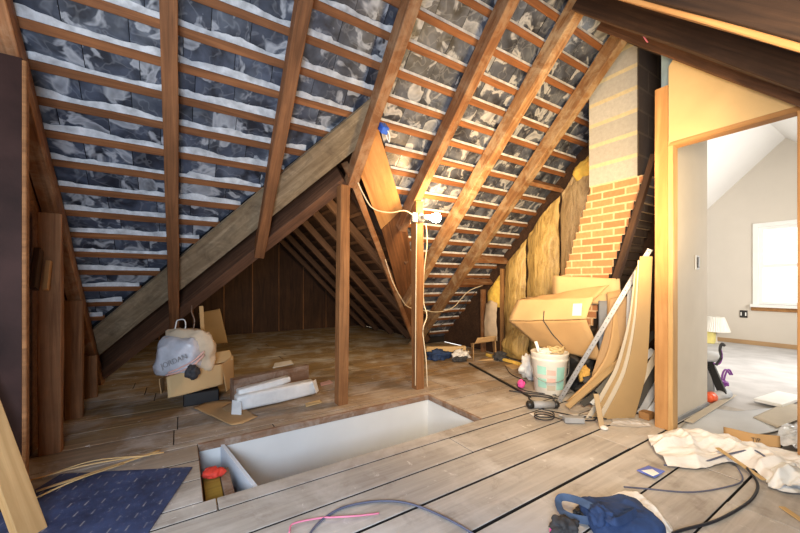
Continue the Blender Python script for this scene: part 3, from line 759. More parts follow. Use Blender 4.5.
wire([(2.18, 2.9, .62), (2.6, 3.4, .5), (3.1, 3.8, .50), (3.5, 3.9, .66), (3.9, 3.88, 1.0)], .005, 'cord_black', 'thin dark cable sagging below the pale eave cable', 'cable')
wire([(2.86, 1.22, 3.0), (2.88, 1.15, 2.83), (2.95, 1.10, 2.86)], .006, 'pink', 'pinkish cable stub poking from the dark rafters over the doorway')


# ------------------------------------------------------------------ things lying about
def ray_(px, py):
    l = (px - 400) / 346; u = (282 - py) / 346
    return V((.5358 + .8443 * l, .8443 - .5358 * l, u))
def at(px, py, z=0): r = ray_(px, py); return V((0, 0, 1.1)) + r * ((z - 1.1) / r.z)
def atx(px, py, x): r = ray_(px, py); return V((0, 0, 1.1)) + r * (x / r.x)
def aty(px, py, y): r = ray_(px, py); return V((0, 0, 1.1)) + r * (y / r.y)
RT, FW = V((.8443, -.5358, 0)), V((.5358, .8443, 0)); UP = V((0, 0, 1))

def ringloft(name, secs, org, m, parent=None, wob=.02, wsc=9, seed=0, rt=RT, n=36, zmin=None, lay=26, ex=.75):
    """closed bag-like body: sections (r0, r1, depth, height, lean)"""
    ctr = []
    for (r0, r1, d, h, ln) in secs: ctr.append([V(((r0 + r1) / 2, (r1 - r0) / 2, d)), V((h, ln, 0))])
    A = cat_rom([c[0] for c in ctr], lay); Bq = cat_rom([c[1] for c in ctr], lay)
    fw = UP.cross(rt)
    bm = B(); rings = []
    for a, b in zip(A, Bq):
        row = []
        for k in range(n):
            t = 2 * math.pi * k / n; ct, st = math.cos(t), math.sin(t)
            e = ex; ct = math.copysign(abs(ct) ** e, ct); st = math.copysign(abs(st) ** e, st)
            p = rt * (a.x + a.y * ct) + fw * (a.z * st + b.y) + UP * b.x
            w = noise.noise_vector(p * wsc + V((seed, 0, 0))) * wob + noise.noise_vector(p * wsc * 2.5 + V((0, seed, 0))) * wob * .5
            p = p + w
            if zmin is not None: p.z = max(p.z, zmin)
            row.append(bm.verts.new(p))
        rings.append(row)
    for i in range(len(rings) - 1):
        for k in range(n):
            q = (k + 1) % n; bm.faces.new((rings[i][k], rings[i][q], rings[i + 1][q], rings[i + 1][k]))
    bm.faces.new(rings[0]); bm.faces.new(list(reversed(rings[-1])))
    return obj(name, bm, m, parent, smooth=True, loc=org)
def sheet(name, pts, m, label, cat, thick=.004, wob=.003, n=14, parent=None, group=None, spline=False, wsc=5, zmin=None):
    """flat piece with four (or more) corners: pts = rows of points"""
    o = loft(name, pts, m, n, n, parent, thick=thick, wob=wob, spline=spline, smooth=True, wsc=wsc, zmin=zmin)
    return tag(o, label, cat, group) if label else o
def plank(name, p0, p1, w, h, m, label, cat='board', up=(0, 0, 1), rough=.001): return tag(beam(name, p0, p1, w, h, m, up=up, rough=rough, bevel=.002), label, cat)

# --- stairwell
o = box('stair_step', (.112, 2.02, -.62), (.198, 2.40, -.06), 'olive'); tag(o, 'olive brown step block inside the narrow end of the stairwell', 'step')
o = box('pale_board', (.202, 2.02, -.62), (.252, 2.40, -.055), 'oldplank'); tag(o, 'pale board standing against the olive step in the stairwell', 'board')
o = blob('red_rag', (.165, 2.33, -.035), (.05, .045, .03), 'red', wob=.5, wsc=5, seed=3, zmin=-.052); tag(o, 'crumpled red rag on the olive step in the stairwell', 'rag')

# --- blue tread sheet and splinters
bm = B(); vs = [bm.verts.new(V(p)) for p in ((.06, 2.386, 0), (-.575, 2.70, 0), (-.90, 2.10, 0), (-.21, 1.60, 0))]
f = bm.faces.new(vs); r = bmesh.ops.extrude_face_region(bm, geom=[f]); bmesh.ops.translate(bm, vec=(0, 0, .006), verts=[g for g in r['geom'] if isinstance(g, bmesh.types.BMVert)])
tag(obj('tread_sheet', bm, 'tread', loc=(0, 0, .001)), 'dark blue tread plate patterned sheet lying on the floor', 'floor sheet')
for i, (a, b, c, w, lab) in enumerate((((36, 491), (100, 470), (160, 450), .020, 'widest pale wood splinter lying across the edge of the blue sheet'),
                                    ((30, 480), (90, 464), (164, 452), .012, 'thin pale wood splinter above the widest one by the blue sheet'),
                                    ((50, 474), (95, 460), (150, 455), .008, 'short thinnest wood splinter beside the old stud wall floor'),
                                    ((37, 497), (75, 480), (124, 463), .012, 'pale wood splinter crossing under the widest one on the blue sheet'))):
    z = .012 + .004 * i; pts = [at(*a, z), at(*b, z + .015), at(*c, z + .006)]
    d = (pts[2] - pts[0]).normalized().cross(UP) * w / 2
    sheet('wood_splinter', [[p - d for p in pts], [p + d for p in pts]], 'splinter', lab, 'wood splinter', thick=.004, wob=.001, spline=True)

# --- cardboard, bag
o = box('black_tray', (.02, 3.58, 0), (.30, 3.86, .115), 'black', bevel=.008); tag(o, 'low black tray under the crushed cardboard box', 'tray')
cb = empty('cardboard_box', (.15, 3.7, .12), 'crushed brown cardboard box lying under the shopping bag', 'cardboard box')
sheet('front_flap', [[(-.09, 3.49, .125), (.13, 3.55, .13), (.34, 3.64, .14)], [(-.10, 3.50, .30), (.12, 3.57, .315), (.34, 3.66, .33)]], 'card_light', None, None, .005, .006, parent=cb)
sheet('top_flap', [[(-.10, 3.505, .302), (.12, 3.575, .317), (.34, 3.665, .332)], [(-.06, 3.80, .275), (.14, 3.84, .28), (.38, 3.88, .30)]], 'card', None, None, .005, .01, parent=cb)
sheet('side_flap', [[(.33, 3.665, .325), (.45, 3.85, .36)], [(.37, 3.66, .06), (.46, 3.84, .05)]], 'card', None, None, .005, .006, parent=cb)
sheet('back_flap', [[(-.15, 3.60, .27), (-.12, 3.75, .26)], [(-.14, 3.60, .14), (-.12, 3.75, .14)]], 'card', None, None, .005, .006, parent=cb)
sheet('lifted_flap', [[(.18, 3.76, .30), (.44, 3.80, .33)], [(.22, 3.90, .40), (.43, 3.94, .40)]], 'card_light', None, None, .005, .006, parent=cb)
bg_ = empty('shopping_bag', (.045, 3.68, .285), 'crumpled grey plastic shopping bag stuffed full on the cardboard box', 'bag')
ringloft('lining', [(-.12, .20, .06, .0, .06), (-.16, .22, .10, .12, .05), (-.17, .22, .10, .25, .05), (-.20, .17, .07, .36, .04), (-.12, .08, .03, .385, .03)], (.045, 3.68, .285), 'paper_bag', bg_, .022, 10, 1, zmin=0)
ringloft('body', [(-.24, .10, .10, .0, -.03), (-.235, .14, .12, .08, -.03), (-.21, .15, .12, .2, -.02), (-.20, .12, .09, .30, .0), (-.17, .02, .04, .335, .0)], (.045, 3.68, .285), 'plastic_bag', bg_, .022, 11, 4, zmin=.0)
for i in range(2):
    p = V((.045, 3.68, .285))
    tube('stripe', [p + RT * (-.08 + .02 * i) + FW * -.155 + UP * (.012 + .022 * i), p + RT * .04 + FW * -.155 + UP * (.045 + .03 * i), p + RT * .15 + FW * -.14 + UP * (.10 + .035 * i), p + RT * .20 + FW * -.07 + UP * (.17 + .03 * i)], .008, 'pinkp', bg_, 6)
text('lettering', 'JORDAN', .062, orient(V((.045, 3.68, .285)) + RT * -.0 + FW * -.172 + UP * .135, RT + UP * .42, UP), 'ink', bg_)
o = blob('dark_bundle', V((.045, 3.68, .33)) + RT * .155 + FW * -.17, (.055, .05, .06), 'charcoal', wob=.25, seed=5); tag(o, 'round dark bundle poking from the corner of the shopping bag', 'bundle')
hp = V((.045, 3.71, .625))
wire([hp + RT * -.11 + UP * -.0, hp + RT * -.095 + UP * .08, hp + RT * -.08 + UP * .125, hp + RT * -.02 + UP * .13, hp + RT * -.005 + UP * .08, hp + RT * -.02 + UP * .02], .005, 'white', 'bent white wire hook sticking up behind the shopping bag', 'wire hook', 'wire_hook')
wire([hp + RT * .06 + UP * .02, hp + RT * .075 + UP * .12, hp + RT * .05 + UP * .2, hp + RT * .05 + UP * .26], .006, 'oldplank', 'thin brown twist sticking up between hook and pale stick', 'twist', 'twist')
plank('stick', (.21, 3.92, .0), (.175, 3.97, .86), .035, .02, 'new_wood', 'thin pale stick standing upright behind the shopping bag', 'stick', up=(0, -1, 0))
sheet('cardboard_sheet', [[at(205, 334), at(226, 333)], [V((.20, 6.75, .0)) * 0 + aty(203, 297, 8.0) * .985 + V((0, 0, .02)), aty(219, 294, 7.9)]], 'card', 'upright cardboard panel leaning deep in the rear wing', 'cardboard', .02, .004) if False else None
sheet('cardboard_sheet', [[V((.36, 7.0, .0)), V((.72, 6.9, .0))], [V((.27, 7.1, .55)), V((.60, 7.0, .62))]], 'card', 'upright tan cardboard panel standing deep in the rear wing', 'cardboard', .015, .004)
sheet('flat_cardboard', [[(.09, 3.50, .012), (.33, 2.91, .012)], [(.24, 3.62, .012), (.40, 2.90, .012)], [(.37, 3.55, .014), (.53, 2.98, .012)]], 'card', 'flat torn cardboard piece on the floor in front of the tray', 'cardboard', .004, .004, zmin=.004)
sheet('cardboard_scrap', [[(.30, 3.35, .008), (.35, 3.16, .008)], [(.43, 3.45, .03), (.46, 3.2, .008)]], 'card_dark', 'small dark cardboard scrap beside the old plank end', 'cardboard', .004, .004, zmin=.004)
plank('old_plank', (.40, 3.50, .11), (1.15, 3.70, .11), .09, .20, 'oldplank', 'thick old brown timber block behind the white package', 'timber', rough=.004)
sheet('white_scrap', [[(.80, 3.70, .212), (1.03, 3.76, .212)], [(.84, 3.80, .235), (1.02, 3.83, .235)]], 'hardboard_pale', 'pale flat scrap lying on the old timber block', 'scrap', .012, .002)
wp = empty('white_package', (.74, 3.25, 0), 'long white plastic wrapped package on the floor before the old timber block', 'package')
mwp = orient((.75, 3.28, .075), V((.65, .10, 0)), UP)
bm = B(); add_box(bm, (-.36, -.065, -.05), (.36, .065, .05), bevel=.012)
bmesh.ops.subdivide_edges(bm, edges=bm.edges[:], cuts=5, use_grid_fill=True)
for v in bm.verts: v.co += noise.noise_vector(v.co * 14) * .008
obj('wrapped_body', bm, 'wrap', wp, smooth=True, mw=mwp)
bm = B(); add_box(bm, (-.37, -.02, -.05), (.10, .03, .03), bevel=.008)
bmesh.ops.subdivide_edges(bm, edges=bm.edges[:], cuts=4, use_grid_fill=True)
for v in bm.verts: v.co += noise.noise_vector(v.co * 16 + V((3, 0, 0))) * .008
obj('upper_roll', bm, 'wrap', wp, smooth=True, mw=orient((.78, 3.34, .165), V((.65, .14, .04)), UP))
for i, (a, b) in enumerate(((-.30, -.22), (-.20, -.13), (-.11, -.09), (-.05, .03))):
    bm = B(); add_box(bm, (a, -.0765, -.030 + .004 * i), (b, -.0755 + .004, -.006 + .004 * i)); obj('print_block', bm, 'ink', wp, mw=orient((.75, 3.28, .065), V((.65, .10, 0)), UP) @ Matrix.Rotation(0, 4, 'X'))
sheet('plastic_flap', [[(.37, 3.24, .10), (.43, 3.16, .10)], [(.35, 3.14, .008), (.42, 3.08, .008)]], 'wrap', None, None, .003, .006, parent=wp)
sheet('flap_tail', [[(1.07, 3.27, .14), (1.13, 3.33, .14)], [(1.10, 3.24, .03), (1.15, 3.30, .03)]], 'wrap', None, None, .003, .006, parent=wp)
sheet('pale_shim', [[at(305, 404, .006), at(320, 400, .006)], [at(306, 407, .006), at(322, 403, .006)]], 'splinter', 'pale flat shim by the end of the white package', 'shim', .006, 0)
sheet('red_paper', [[at(320, 383, .004), at(330, 380, .004)], [at(321, 386, .004), at(333, 383, .004)]], 'pinkp', 'small red paper scrap on the floor behind the white package', 'paper', .002, 0)

# --- debris by the eave, between bulb post and insulation
plank('cardboard_tube', (3.02, 4.05, .12), (3.55, 3.80, .12), .075, .075, 'card_light', 'tan cardboard length lying on the heap beyond the bulb post', 'tube')
o = blob('dark_clothes', (3.10, 3.86, .06), (.17, .13, .08), 'blue', wob=.6, wsc=5, seed=2, zmin=.003); tag(o, 'dark blue cloth heap beneath the tan length beyond the bulb post', 'cloth')
o = blob('white_rag', (3.36, 3.68, .06), (.13, .09, .07), 'cloth', wob=.7, wsc=6, seed=6, zmin=.003); tag(o, 'crumpled white rag next to the dark blue cloth heap', 'rag')
o = blob('black_rag', (3.28, 3.60, .03), (.12, .06, .045), 'charcoal', wob=.6, wsc=6, seed=8, zmin=.003); tag(o, 'small black rag in front of the white rag', 'rag')
o = lathe('orange_stopper', [(0, 0), (.035, 0), (.035, .03), (.02, .06), (0, .07)], (3.52, 4.15, .02), 'redp', segs=16); tag(o, 'small orange stopper beyond the tan length by the eave', 'stopper')
ob = empty('open_carton', (3.62, 3.52, 0), 'small open cardboard carton lying askew near the eave', 'cardboard box')
mwo = orient((3.66, 3.52, .12), V((.8, -.5, .12)), V((.1, .1, 1)))
for nm, pts in (('front_panel', [[(-.17, -.11, -.09), (.14, -.11, -.09)], [(-.19, -.12, .06), (.13, -.12, .08)]]), ('back_panel', [[(-.16, .12, -.1), (.15, .12, -.1)], [(-.16, .12, .10), (.15, .12, .11)]]),
                ('side_panel', [[(-.17, -.11, -.1), (-.16, .12, -.1)], [(-.19, -.12, .07), (-.16, .12, .10)]]), ('end_panel', [[(.14, -.11, -.1), (.15, .12, -.1)], [(.13, -.12, .08), (.15, .12, .11)]]),
                ('open_flap', [[(-.19, -.12, .065), (.13, -.12, .085)], [(-.12, -.24, -.04), (.10, -.23, -.02)]]), ('upper_flap', [[(-.15, .12, .105), (.15, .12, .115)], [(-.10, .20, .17), (.16, .19, .18)]])):
    sheet(nm, [[mwo @ V(p) for p in r_] for r_ in pts], 'card' if 'open' not in nm else 'card_light', None, None, .005, .004, parent=ob, n=6)
o = blob('dark_scrap', (3.80, 3.36, .05), (.12, .08, .06), 'charcoal', wob=.7, wsc=5, seed=12, zmin=.003); tag(o, 'dark scrap heap beside the open carton', 'scrap')
plank('black_bar', (3.27, 3.42, .012), (2.80, 2.11, .012), .022, .018, 'black', 'straight black bar lying on the floor toward the white bucket', 'bar')
sheet('card_scrap', [[(3.62, 3.12, .006), (3.85, 3.05, .006)], [(3.52, 2.92, .006), (3.80, 2.86, .02)]], 'card_light', 'flat cardboard scrap on the floor near the yellow strip', 'cardboard', .004, .004, zmin=.003)
wire([(3.55, 3.05, .012), (3.3, 2.75, .012), (3.18, 2.45, .012), (3.0, 2.42, .012), (2.92, 2.25, .012), (3.05, 2.0, .012)], .005, 'cord_black', 'thin dark cord winding on the floor before the white bucket', 'cable', 'cable')
wire([(2.78, 2.34, .012), (2.88, 2.18, .012), (2.98, 2.02, .012), (2.86, 1.92, .012), (2.72, 2.02, .012), (2.83, 2.12, .012), (3.0, 1.9, .012)], .006, 'cord_black', 'tangled dark cord loops at the foot of the white bucket', 'cable', 'cable')
o = blob('pink_rag', (2.99, 2.36, .04), (.035, .035, .045), 'hotpink', wob=.3, seed=4, zmin=.003); tag(o, 'small hot pink rag beside the white bucket', 'rag')

# --- big cardboard box against the insulation
bx = empty('cardboard_box', (3.36, 2.2, .33), 'large crushed tan cardboard box propped before the brick base and insulation', 'cardboard box')
nn = 10
def ln(a, b, i, dx=0): return V(a).lerp(V(b), i / nn) + V((dx, 0, 0))
sheet('upper_side', [[ln((3.27, 2.76, .64), (3.26, 1.83, .745), i, .008 * math.sin(i * 1.3)) for i in range(nn + 1)], [ln((3.35, 2.70, .885), (3.33, 1.80, .955), i) for i in range(nn + 1)]], 'card_light', None, None, .006, .008, parent=bx)
sheet('lower_side', [[ln((3.40, 2.44, .37), (3.38, 1.74, .35), i) for i in range(nn + 1)], [ln((3.275, 2.76, .635), (3.265, 1.83, .74), i, .008 * math.sin(i * 1.3)) for i in range(nn + 1)]], 'card', None, None, .006, .008, parent=bx)
sheet('top_flap', [[(3.35, 2.70, .886), (3.335, 1.82, .952)], [(3.46, 2.62, .93), (3.44, 1.76, .99)]], 'card_light', None, None, .006, .006, parent=bx)
sheet('end_flap', [[(3.40, 2.45, .37), (3.28, 2.76, .635), (3.35, 2.70, .88)], [(3.49, 2.56, .37), (3.49, 2.78, .6), (3.49, 2.72, .88)]], 'card_dark', None, None, .006, .002, parent=bx)
sheet('bottom_panel', [[(3.40, 2.45, .37), (3.38, 1.74, .35)], [(3.49, 2.56, .37), (3.47, 1.74, .35)]], 'card_dark', None, None, .006, .002, parent=bx)
sheet('raised_flap', [[(3.36, 2.60, .90), (3.33, 1.80, .94)], [(3.42, 2.52, .935), (3.41, 1.70, 1.07)]], 'card', None, None, .006, .012, parent=bx)
bm = B(); add_box(bm, (-.045, -.06, -.002), (.045, .06, .002)); obj('shipping_label', bm, 'white', bx, mw=orient((3.278, 1.93, .83), V((0, -1, .08)), V((.28, 0, 1))))
tube('seam', [(3.285, 2.30, .79), (3.258, 2.29, .69), (3.31, 2.22, .55), (3.375, 2.10, .40)], .005, 'charcoal', bx, 6, spline=False)
o = loft('styrofoam_slab', [[(3.42, 1.80, .40), (3.41, 1.66, .40)], [(3.42, 1.80, .92), (3.41, 1.68, .92)]], 'grey', 8, 8, thick=.03, wob=.004, wsc=6); tag(o, 'grey foam slab at the torn end of the large cardboard box', 'foam slab')
o = loft('cardboard_strip', [[(3.36, 1.72, .30), (3.34, 1.66, .28)], [(3.37, 1.69, .70), (3.36, 1.60, .72)], [(3.38, 1.70, 1.0), (3.37, 1.57, 1.03)]], 'card', 8, 12, thick=.006, wob=.004); tag(o, 'tall cardboard strip standing before the grey foam slab', 'cardboard')
o = loft('flat_carton', [[(3.46, 2.30, .90), (3.44, 1.60, .88)], [(3.45, 2.30, 1.17), (3.45, 1.62, 1.13)]], 'card_light', 8, 8, thick=.02, wob=.002); tag(o, 'flat pale carton with a slot leaning on the brick base', 'cardboard')
bm = B(); add_box(bm, (-.004, -.05, -.012), (.0, .05, .012)); obj('hand_slot', bm, 'charcoal', o, mw=Matrix.Translation((3.438, 1.98, 1.10)))

# --- bucket
bk = empty('bucket', (3.13, 2.13, 0), 'white plastic bucket with a faded teal and pink label, full of scraps', 'bucket')
lathe('pail', [(0, .0), (.135, .0), (.142, .006), (.166, .32), (.172, .33), (.174, .345), (.168, .35), (.174, .36), (.176, .385), (.180, .395), (.176, .405), (.166, .405), (.160, .385), (.150, .2), (0, .19)], (3.13, 2.13, 0), 'pail', bk, 48)
def lab_patch(a0, a1, z0, z1, m):
    bm = B(); k = 10; rows_ = []
    for z in (z0, z1):
        rr_ = .1445 + (z / .33) * .024; rows_.append([bm.verts.new((rr_ * math.cos(a0 + (a1 - a0) * i / k), rr_ * math.sin(a0 + (a1 - a0) * i / k), z)) for i in range(k + 1)])
    for i in range(k): bm.faces.new((rows_[0][i], rows_[0][i + 1], rows_[1][i + 1], rows_[1][i]))
    obj('label_panel', bm, m, bk, smooth=True, loc=(3.13, 2.13, 0))
va = math.atan2(-2.13, -3.13)
lab_patch(va - .75, va - .18, .20, .28, 'teal'); lab_patch(va - .75, va - .18, .07, .16, 'teal'); lab_patch(va - .14, va + .34, .20, .25, 'pinkp'); lab_patch(va - .14, va + .34, .13, .17, 'pinkp'); lab_patch(va + .42, va + .95, .06, .28, 'teal'); lab_patch(va - .14, va + .34, .05, .10, 'hardboard_pale')
tube('bail_handle', [(3.13 + .178 * math.cos(va + 1.57), 2.13 + .178 * math.sin(va + 1.57), .36), V((3.13, 2.13, .20)) + V((math.cos(va + .8), math.sin(va + .8), 0)) * .21, V((3.13, 2.13, .14)) + V((math.cos(va), math.sin(va), 0)) * .205, V((3.13, 2.13, .20)) + V((math.cos(va - .8), math.sin(va - .8), 0)) * .21, (3.13 + .178 * math.cos(va - 1.57), 2.13 + .178 * math.sin(va - 1.57), .36)], .0035, 'metal', bk, 6)
bp = V((3.13, 2.13, 0))
rp = []
for i in range(40):
    t = i * .62; rp.append(bp + RT * .06 + V((math.cos(t) * (.075 + .01 * math.sin(i)), math.sin(t) * .07, .395 + .05 * (i / 40) + .01 * math.sin(i * 2.3))))
wire(rp, .009, 'rope', 'coil of yellow rope on top of the white bucket', 'rope', 'rope', n=160)
plank('paint_stick', bp + RT * -.06 + UP * .26, bp + RT * -.13 + FW * .02 + UP * .50, .03, .008, 'white', 'white stick poking out of the bucket', 'stick', up=(-.5, -.8, 0))
o = blob('bucket_rag', bp + RT * -.05 + UP * .40, (.075, .06, .04), 'cloth', wob=.5, seed=9); tag(o, 'pale rag stuffed in the bucket beside the white stick', 'rag')
o = blob('paper_wad', (3.30, 2.50, .14), (.09, .09, .13), 'wrap', wob=.5, seed=11, zmin=.004); tag(o, 'crumpled pale wrapper behind the white bucket', 'wrapper')

# --- the leaning pile
mp = empty('metal_track', (2.95, 1.90, 0), 'long galvanised metal track leaning from the floor toward the door post', 'metal track')
p0, p1 = V((2.94, 1.905, .0)), V((3.262, 1.30, 1.37))
beam('web', p0, p1, .036, .003, 'metal', up=(-.8, -.5, .1), parent=mp, rough=0, bevel=.001)
dirp = (p1 - p0).normalized(); upn = V((-.8, -.5, .1)); upn = (upn - dirp * upn.dot(dirp)).normalized(); sd_ = upn.cross(dirp)
for s_ in (-1, 1): beam('flange', p0 + sd_ * .018 * s_ - upn * .012, p1 + sd_ * .018 * s_ - upn * .012, .003, .026, 'metal', up=upn, parent=mp, rough=0, bevel=.001)
bm = B()
for i in range(34):
    c = p0 + (p1 - p0) * ((i + .5) / 34); mwh = orient(c + upn * .002, dirp, sd_)
    bmesh.ops.create_circle(bm, cap_ends=True, segments=8, radius=.0045, matrix=mwh)
tag(obj('punched_hole', bm, 'charcoal', mp, recalc=False), kind='stuff')
plank('metal_strip', (3.33, 1.26, 0), (3.25, 1.225, 2.0), .045, .02, 'metal', 'grey metal strip standing against the door post above the leaning boards', 'metal strip', up=(-1, -.5, 0))
def bent(label, dx, dy, m, th=.006, top=1.26, name='hardboard_sheet'):
    L = [(2.845, 1.465, .003), (2.975, 1.41, .23), (3.045, 1.37, .43), (3.075, 1.325, .80), (3.03, 1.275, top)]
    Rr = [(3.10, 1.345, .003), (3.16, 1.31, .25), (3.175, 1.285, .45), (3.145, 1.255, .80), (3.115, 1.225, top)]
    f = lambda p, k: V((p[0] - .036 * dx * k + .0075 * dx, p[1] + .018 * dx * k + .012 * dx, p[2]))
    ks = (1, .85, .62, .3, .15)
    o = loft(name, [[f(a, k), f(b, k)] for a, b, k in zip(L, Rr, ks)], m, 6, 30, thick=th, smooth=False); return tag(o, label, 'sheet')
bent('bent tan hardboard sheet, front of the sheets propped on the door post', 0, 0, 'hardboard', top=1.30)
bent('bent pale edged sheet just behind the front hardboard sheet', 1, 0, 'hardboard_pale', top=1.27)
bent('bent tan sheet, second behind the front hardboard sheet', 2, 0, 'hardboard', top=1.22)
bent('bent white edged sheet, rearmost of the sheets propped on the door post', 3, 0, 'hardboard_pale', top=1.19)
o = loft('grey_sheet', [[(3.34, 1.52, .25), (3.40, 1.44, .25)], [(3.30, 1.50, .70), (3.34, 1.42, .70)], [(3.27, 1.475, 1.06), (3.325, 1.36, 1.06)]], 'lightgrey', 6, 12, thick=.012); tag(o, 'narrow pale grey sheet standing behind the bent hardboard', 'sheet')
o = loft('brown_board', [[(3.27, 1.80, .16), (3.36, 1.62, .24)], [(3.28, 1.68, .60), (3.37, 1.52, .60)], [(3.28, 1.62, .95), (3.37, 1.46, .98)]], 'card_dark', 6, 10, thick=.02); tag(o, 'flat greyish brown board standing between track and bent sheets', 'board')
o = loft('tan_board', [[(2.98, 1.86, .012), (3.06, 1.80, .012)], [(3.16, 1.72, .24), (3.24, 1.66, .22)], [(3.28, 1.64, .50), (3.36, 1.58, .50)], [(3.31, 1.60, .92), (3.40, 1.52, .92)]], 'card', 6, 12, thick=.014); tag(o, 'tan board curving up from the floor behind the metal track', 'board')
plank('leaning_lath', (2.79, 1.73, .03), (3.33, 1.50, .46), .05, .016, 'hardboard', 'long low tan lath propped up beside the metal track foot', 'board', up=(-.3, -.2, .8))
dl = [((2.96, 1.70, .03), (3.50, 1.42, .42), 'black', 'lowest black strip in the heap under the leaning boards'), ((2.98, 1.62, .05), (3.52, 1.38, .50), 'lightgrey', 'pale strip lying over the lowest black strip in the heap'),
      ((3.02, 1.60, .15), (3.50, 1.36, .66), 'black', 'upper black strip in the heap under the leaning boards'), ((3.18, 1.34, .02), (3.60, 1.24, .50), 'grey', 'grey strip emerging between bent sheets and the door post'),
      ((3.16, 1.36, .08), (3.58, 1.25, .62), 'black', 'black strip rising between bent sheets and the door post'), ((3.20, 1.30, .01), (3.62, 1.23, .28), 'lightgrey', 'short pale strip near the foot of the door post'),
      ((3.22, 1.40, .15), (3.62, 1.26, .75), 'hardboard_pale', 'tan edged strip rising behind the bent sheets')]
for a, b, m_, lab in dl: plank('strip', a, b, .05, .012, m_, lab, 'strip', up=(-.4, -.5, .6))
o = blob('dark_heap', (3.36, 1.74, .11), (.22, .17, .12), 'charcoal', wob=.5, seed=21, zmin=.003); tag(o, 'dark cloth heap between the bucket and the leaning boards', 'cloth')
o = blob('black_bag', (3.42, 2.02, .17), (.12, .20, .18), 'black', wob=.4, seed=23, zmin=.003); tag(o, 'black plastic sack between bucket and metal track', 'sack')
o = blob('dark_sack', (3.52, 2.42, .17), (.14, .16, .19), 'charcoal', wob=.35, seed=33, zmin=.003); tag(o, 'dark sack under the end of the large crushed box', 'sack')
o = blob('ochre_glove', (3.27, 1.86, .22), (.045, .05, .09), 'ochre', wob=.6, wsc=5, seed=25); tag(o, 'ochre work glove on the black sack behind the metal track', 'glove')
o = box('wood_block', (3.13, 1.255, .0), (3.22, 1.33, .055), 'new_wood2'); tag(o, 'small wood block on the floor by the door post', 'wood offcut')
plank('short_stick', (2.665, 1.375, .0), (2.70, 1.44, .24), .035, .014, 'hardboard', 'short brown stick standing in front of the bent sheets', 'stick', up=(-.8, -.5, 0))
o = blob('plaster_lump', (2.665, 1.36, .015), (.028, .025, .015), 'cloth', wob=.2, seed=2, zmin=.003); tag(o, 'small white plaster lump at the foot of the short stick', 'plaster')
cg = empty('caulking_tube', (2.66, 1.87, .035), 'grey tube with dark rounded ends lying before the metal track', 'tube')
mwc = orient((2.66, 1.87, .036), UP, V((.24, -.15, 0))); 
def lx(nm, prof, m_): lathe(nm, prof, None, m_, cg, 20, mw=mwc @ Matrix.Rotation(math.radians(-90), 4, 'X'))
lx('tube_body', [(0, -.09), (.030, -.09), (.030, .09), (0, .09)], 'grey'); lx('end_cap', [(0, -.145), (.022, -.145), (.034, -.13), (.034, -.09), (0, -.09)], 'black'); lx('end_cap', [(0, .09), (.033, .09), (.033, .12), (.02, .135), (0, .135)], 'black')
ad = empty('power_adaptor', (2.60, 1.56, 0), 'dark power adaptor with a coiled lead on the floor before the sheets', 'adaptor')
bm = B(); add_box(bm, (-.075, -.033, -.022), (.075, .033, .022), bevel=.006); obj('brick_case', bm, 'grey', ad, mw=orient((2.60, 1.56, .024), V((.8, -.6, 0)), V((.6, .8, 0))))
lp_ = [V((2.53, 1.60, .02))] + [V((2.46 + .08 * math.cos(t), 1.72 + .07 * math.sin(t), .012 + .003 * t)) for t in [k_ * .7 for k_ in range(20)]] + [V((2.7, 1.62, .012))]
tube('lead', lp_, .005, 'cord_black', ad, 6, n=130)
wire([(2.66, 1.53, .012), (2.76, 1.48, .012), (2.84, 1.54, .012), (2.74, 1.60, .012), (2.86, 1.44, .012)], .005, 'cord_black', 'short dark wire curl between adaptor and short stick')
sheet('thin_grey_strip', [[(2.60, 1.68, .01), (2.86, 1.49, .01)], [(2.63, 1.71, .01), (2.89, 1.52, .01)]], 'lightgrey', 'thin pale grey strip lying on the floor before the sheets', 'strip', .004, .001)
sheet('paper_scrap', [[(2.43, 1.80, .004), (2.52, 1.76, .004)], [(2.46, 1.86, .006), (2.57, 1.81, .004)]], 'cloth', 'small pale paper scrap on the floor before the caulking tube', 'paper', .002, .002)
o = loft('dust_heap', [[(2.78, 1.38, .001), (2.90, 1.26, .001), (3.02, 1.20, .001)], [(2.86, 1.40, .012), (2.97, 1.33, .012), (3.06, 1.25, .012)], [(2.92, 1.46, .001), (3.03, 1.38, .001), (3.11, 1.29, .001)]], 'dustfloor', 40, 40, thick=0, wob=.008, wsc=26, zmin=.003); tag(o, 'low heap of grey plaster dust at the foot of the sheets', 'dust', kind='stuff')

# --- drop cloth by the doorway
def cloth(name, rows_, m, label, cat, nu=110, nv=130, amp=.05, fr=9, seed=0):
    o = loft(name, rows_, m, nu, nv, thick=0, smooth=True)
    c = o.location
    for v in o.data.vertices:
        p = v.co + c; k = max(0, min(1, p.z / .03))
        w = noise.noise_vector(p * 3.5 + V((seed, 0, 0))) * .07
        along, across = (p.x + w.x) * .85 - (p.y + w.y) * .5, (p.x + w.x) * .5 + (p.y + w.y) * .85
        f1 = 1 - abs(noise.noise(V((along * fr * .3, across * fr, seed)))) * 2.4
        f2 = 1 - abs(noise.noise(V((across * fr * .45 + 9, along * fr * .9, seed)))) * 2.6
        f3 = 1 - abs(noise.noise(V((along * fr * .8, across * fr * 2.6, seed + 4)))) * 2.2
        v.co += V((w.x * .4, w.y * .4, (.35 + .65 * k) * (amp * max(0, f1) + amp * .7 * max(0, f2) + amp * .3 * max(0, f3))))
        v.co.z = max(v.co.z, .006 - c.z + .004 * noise.noise(p * 30))
    return tag(o, label, cat)
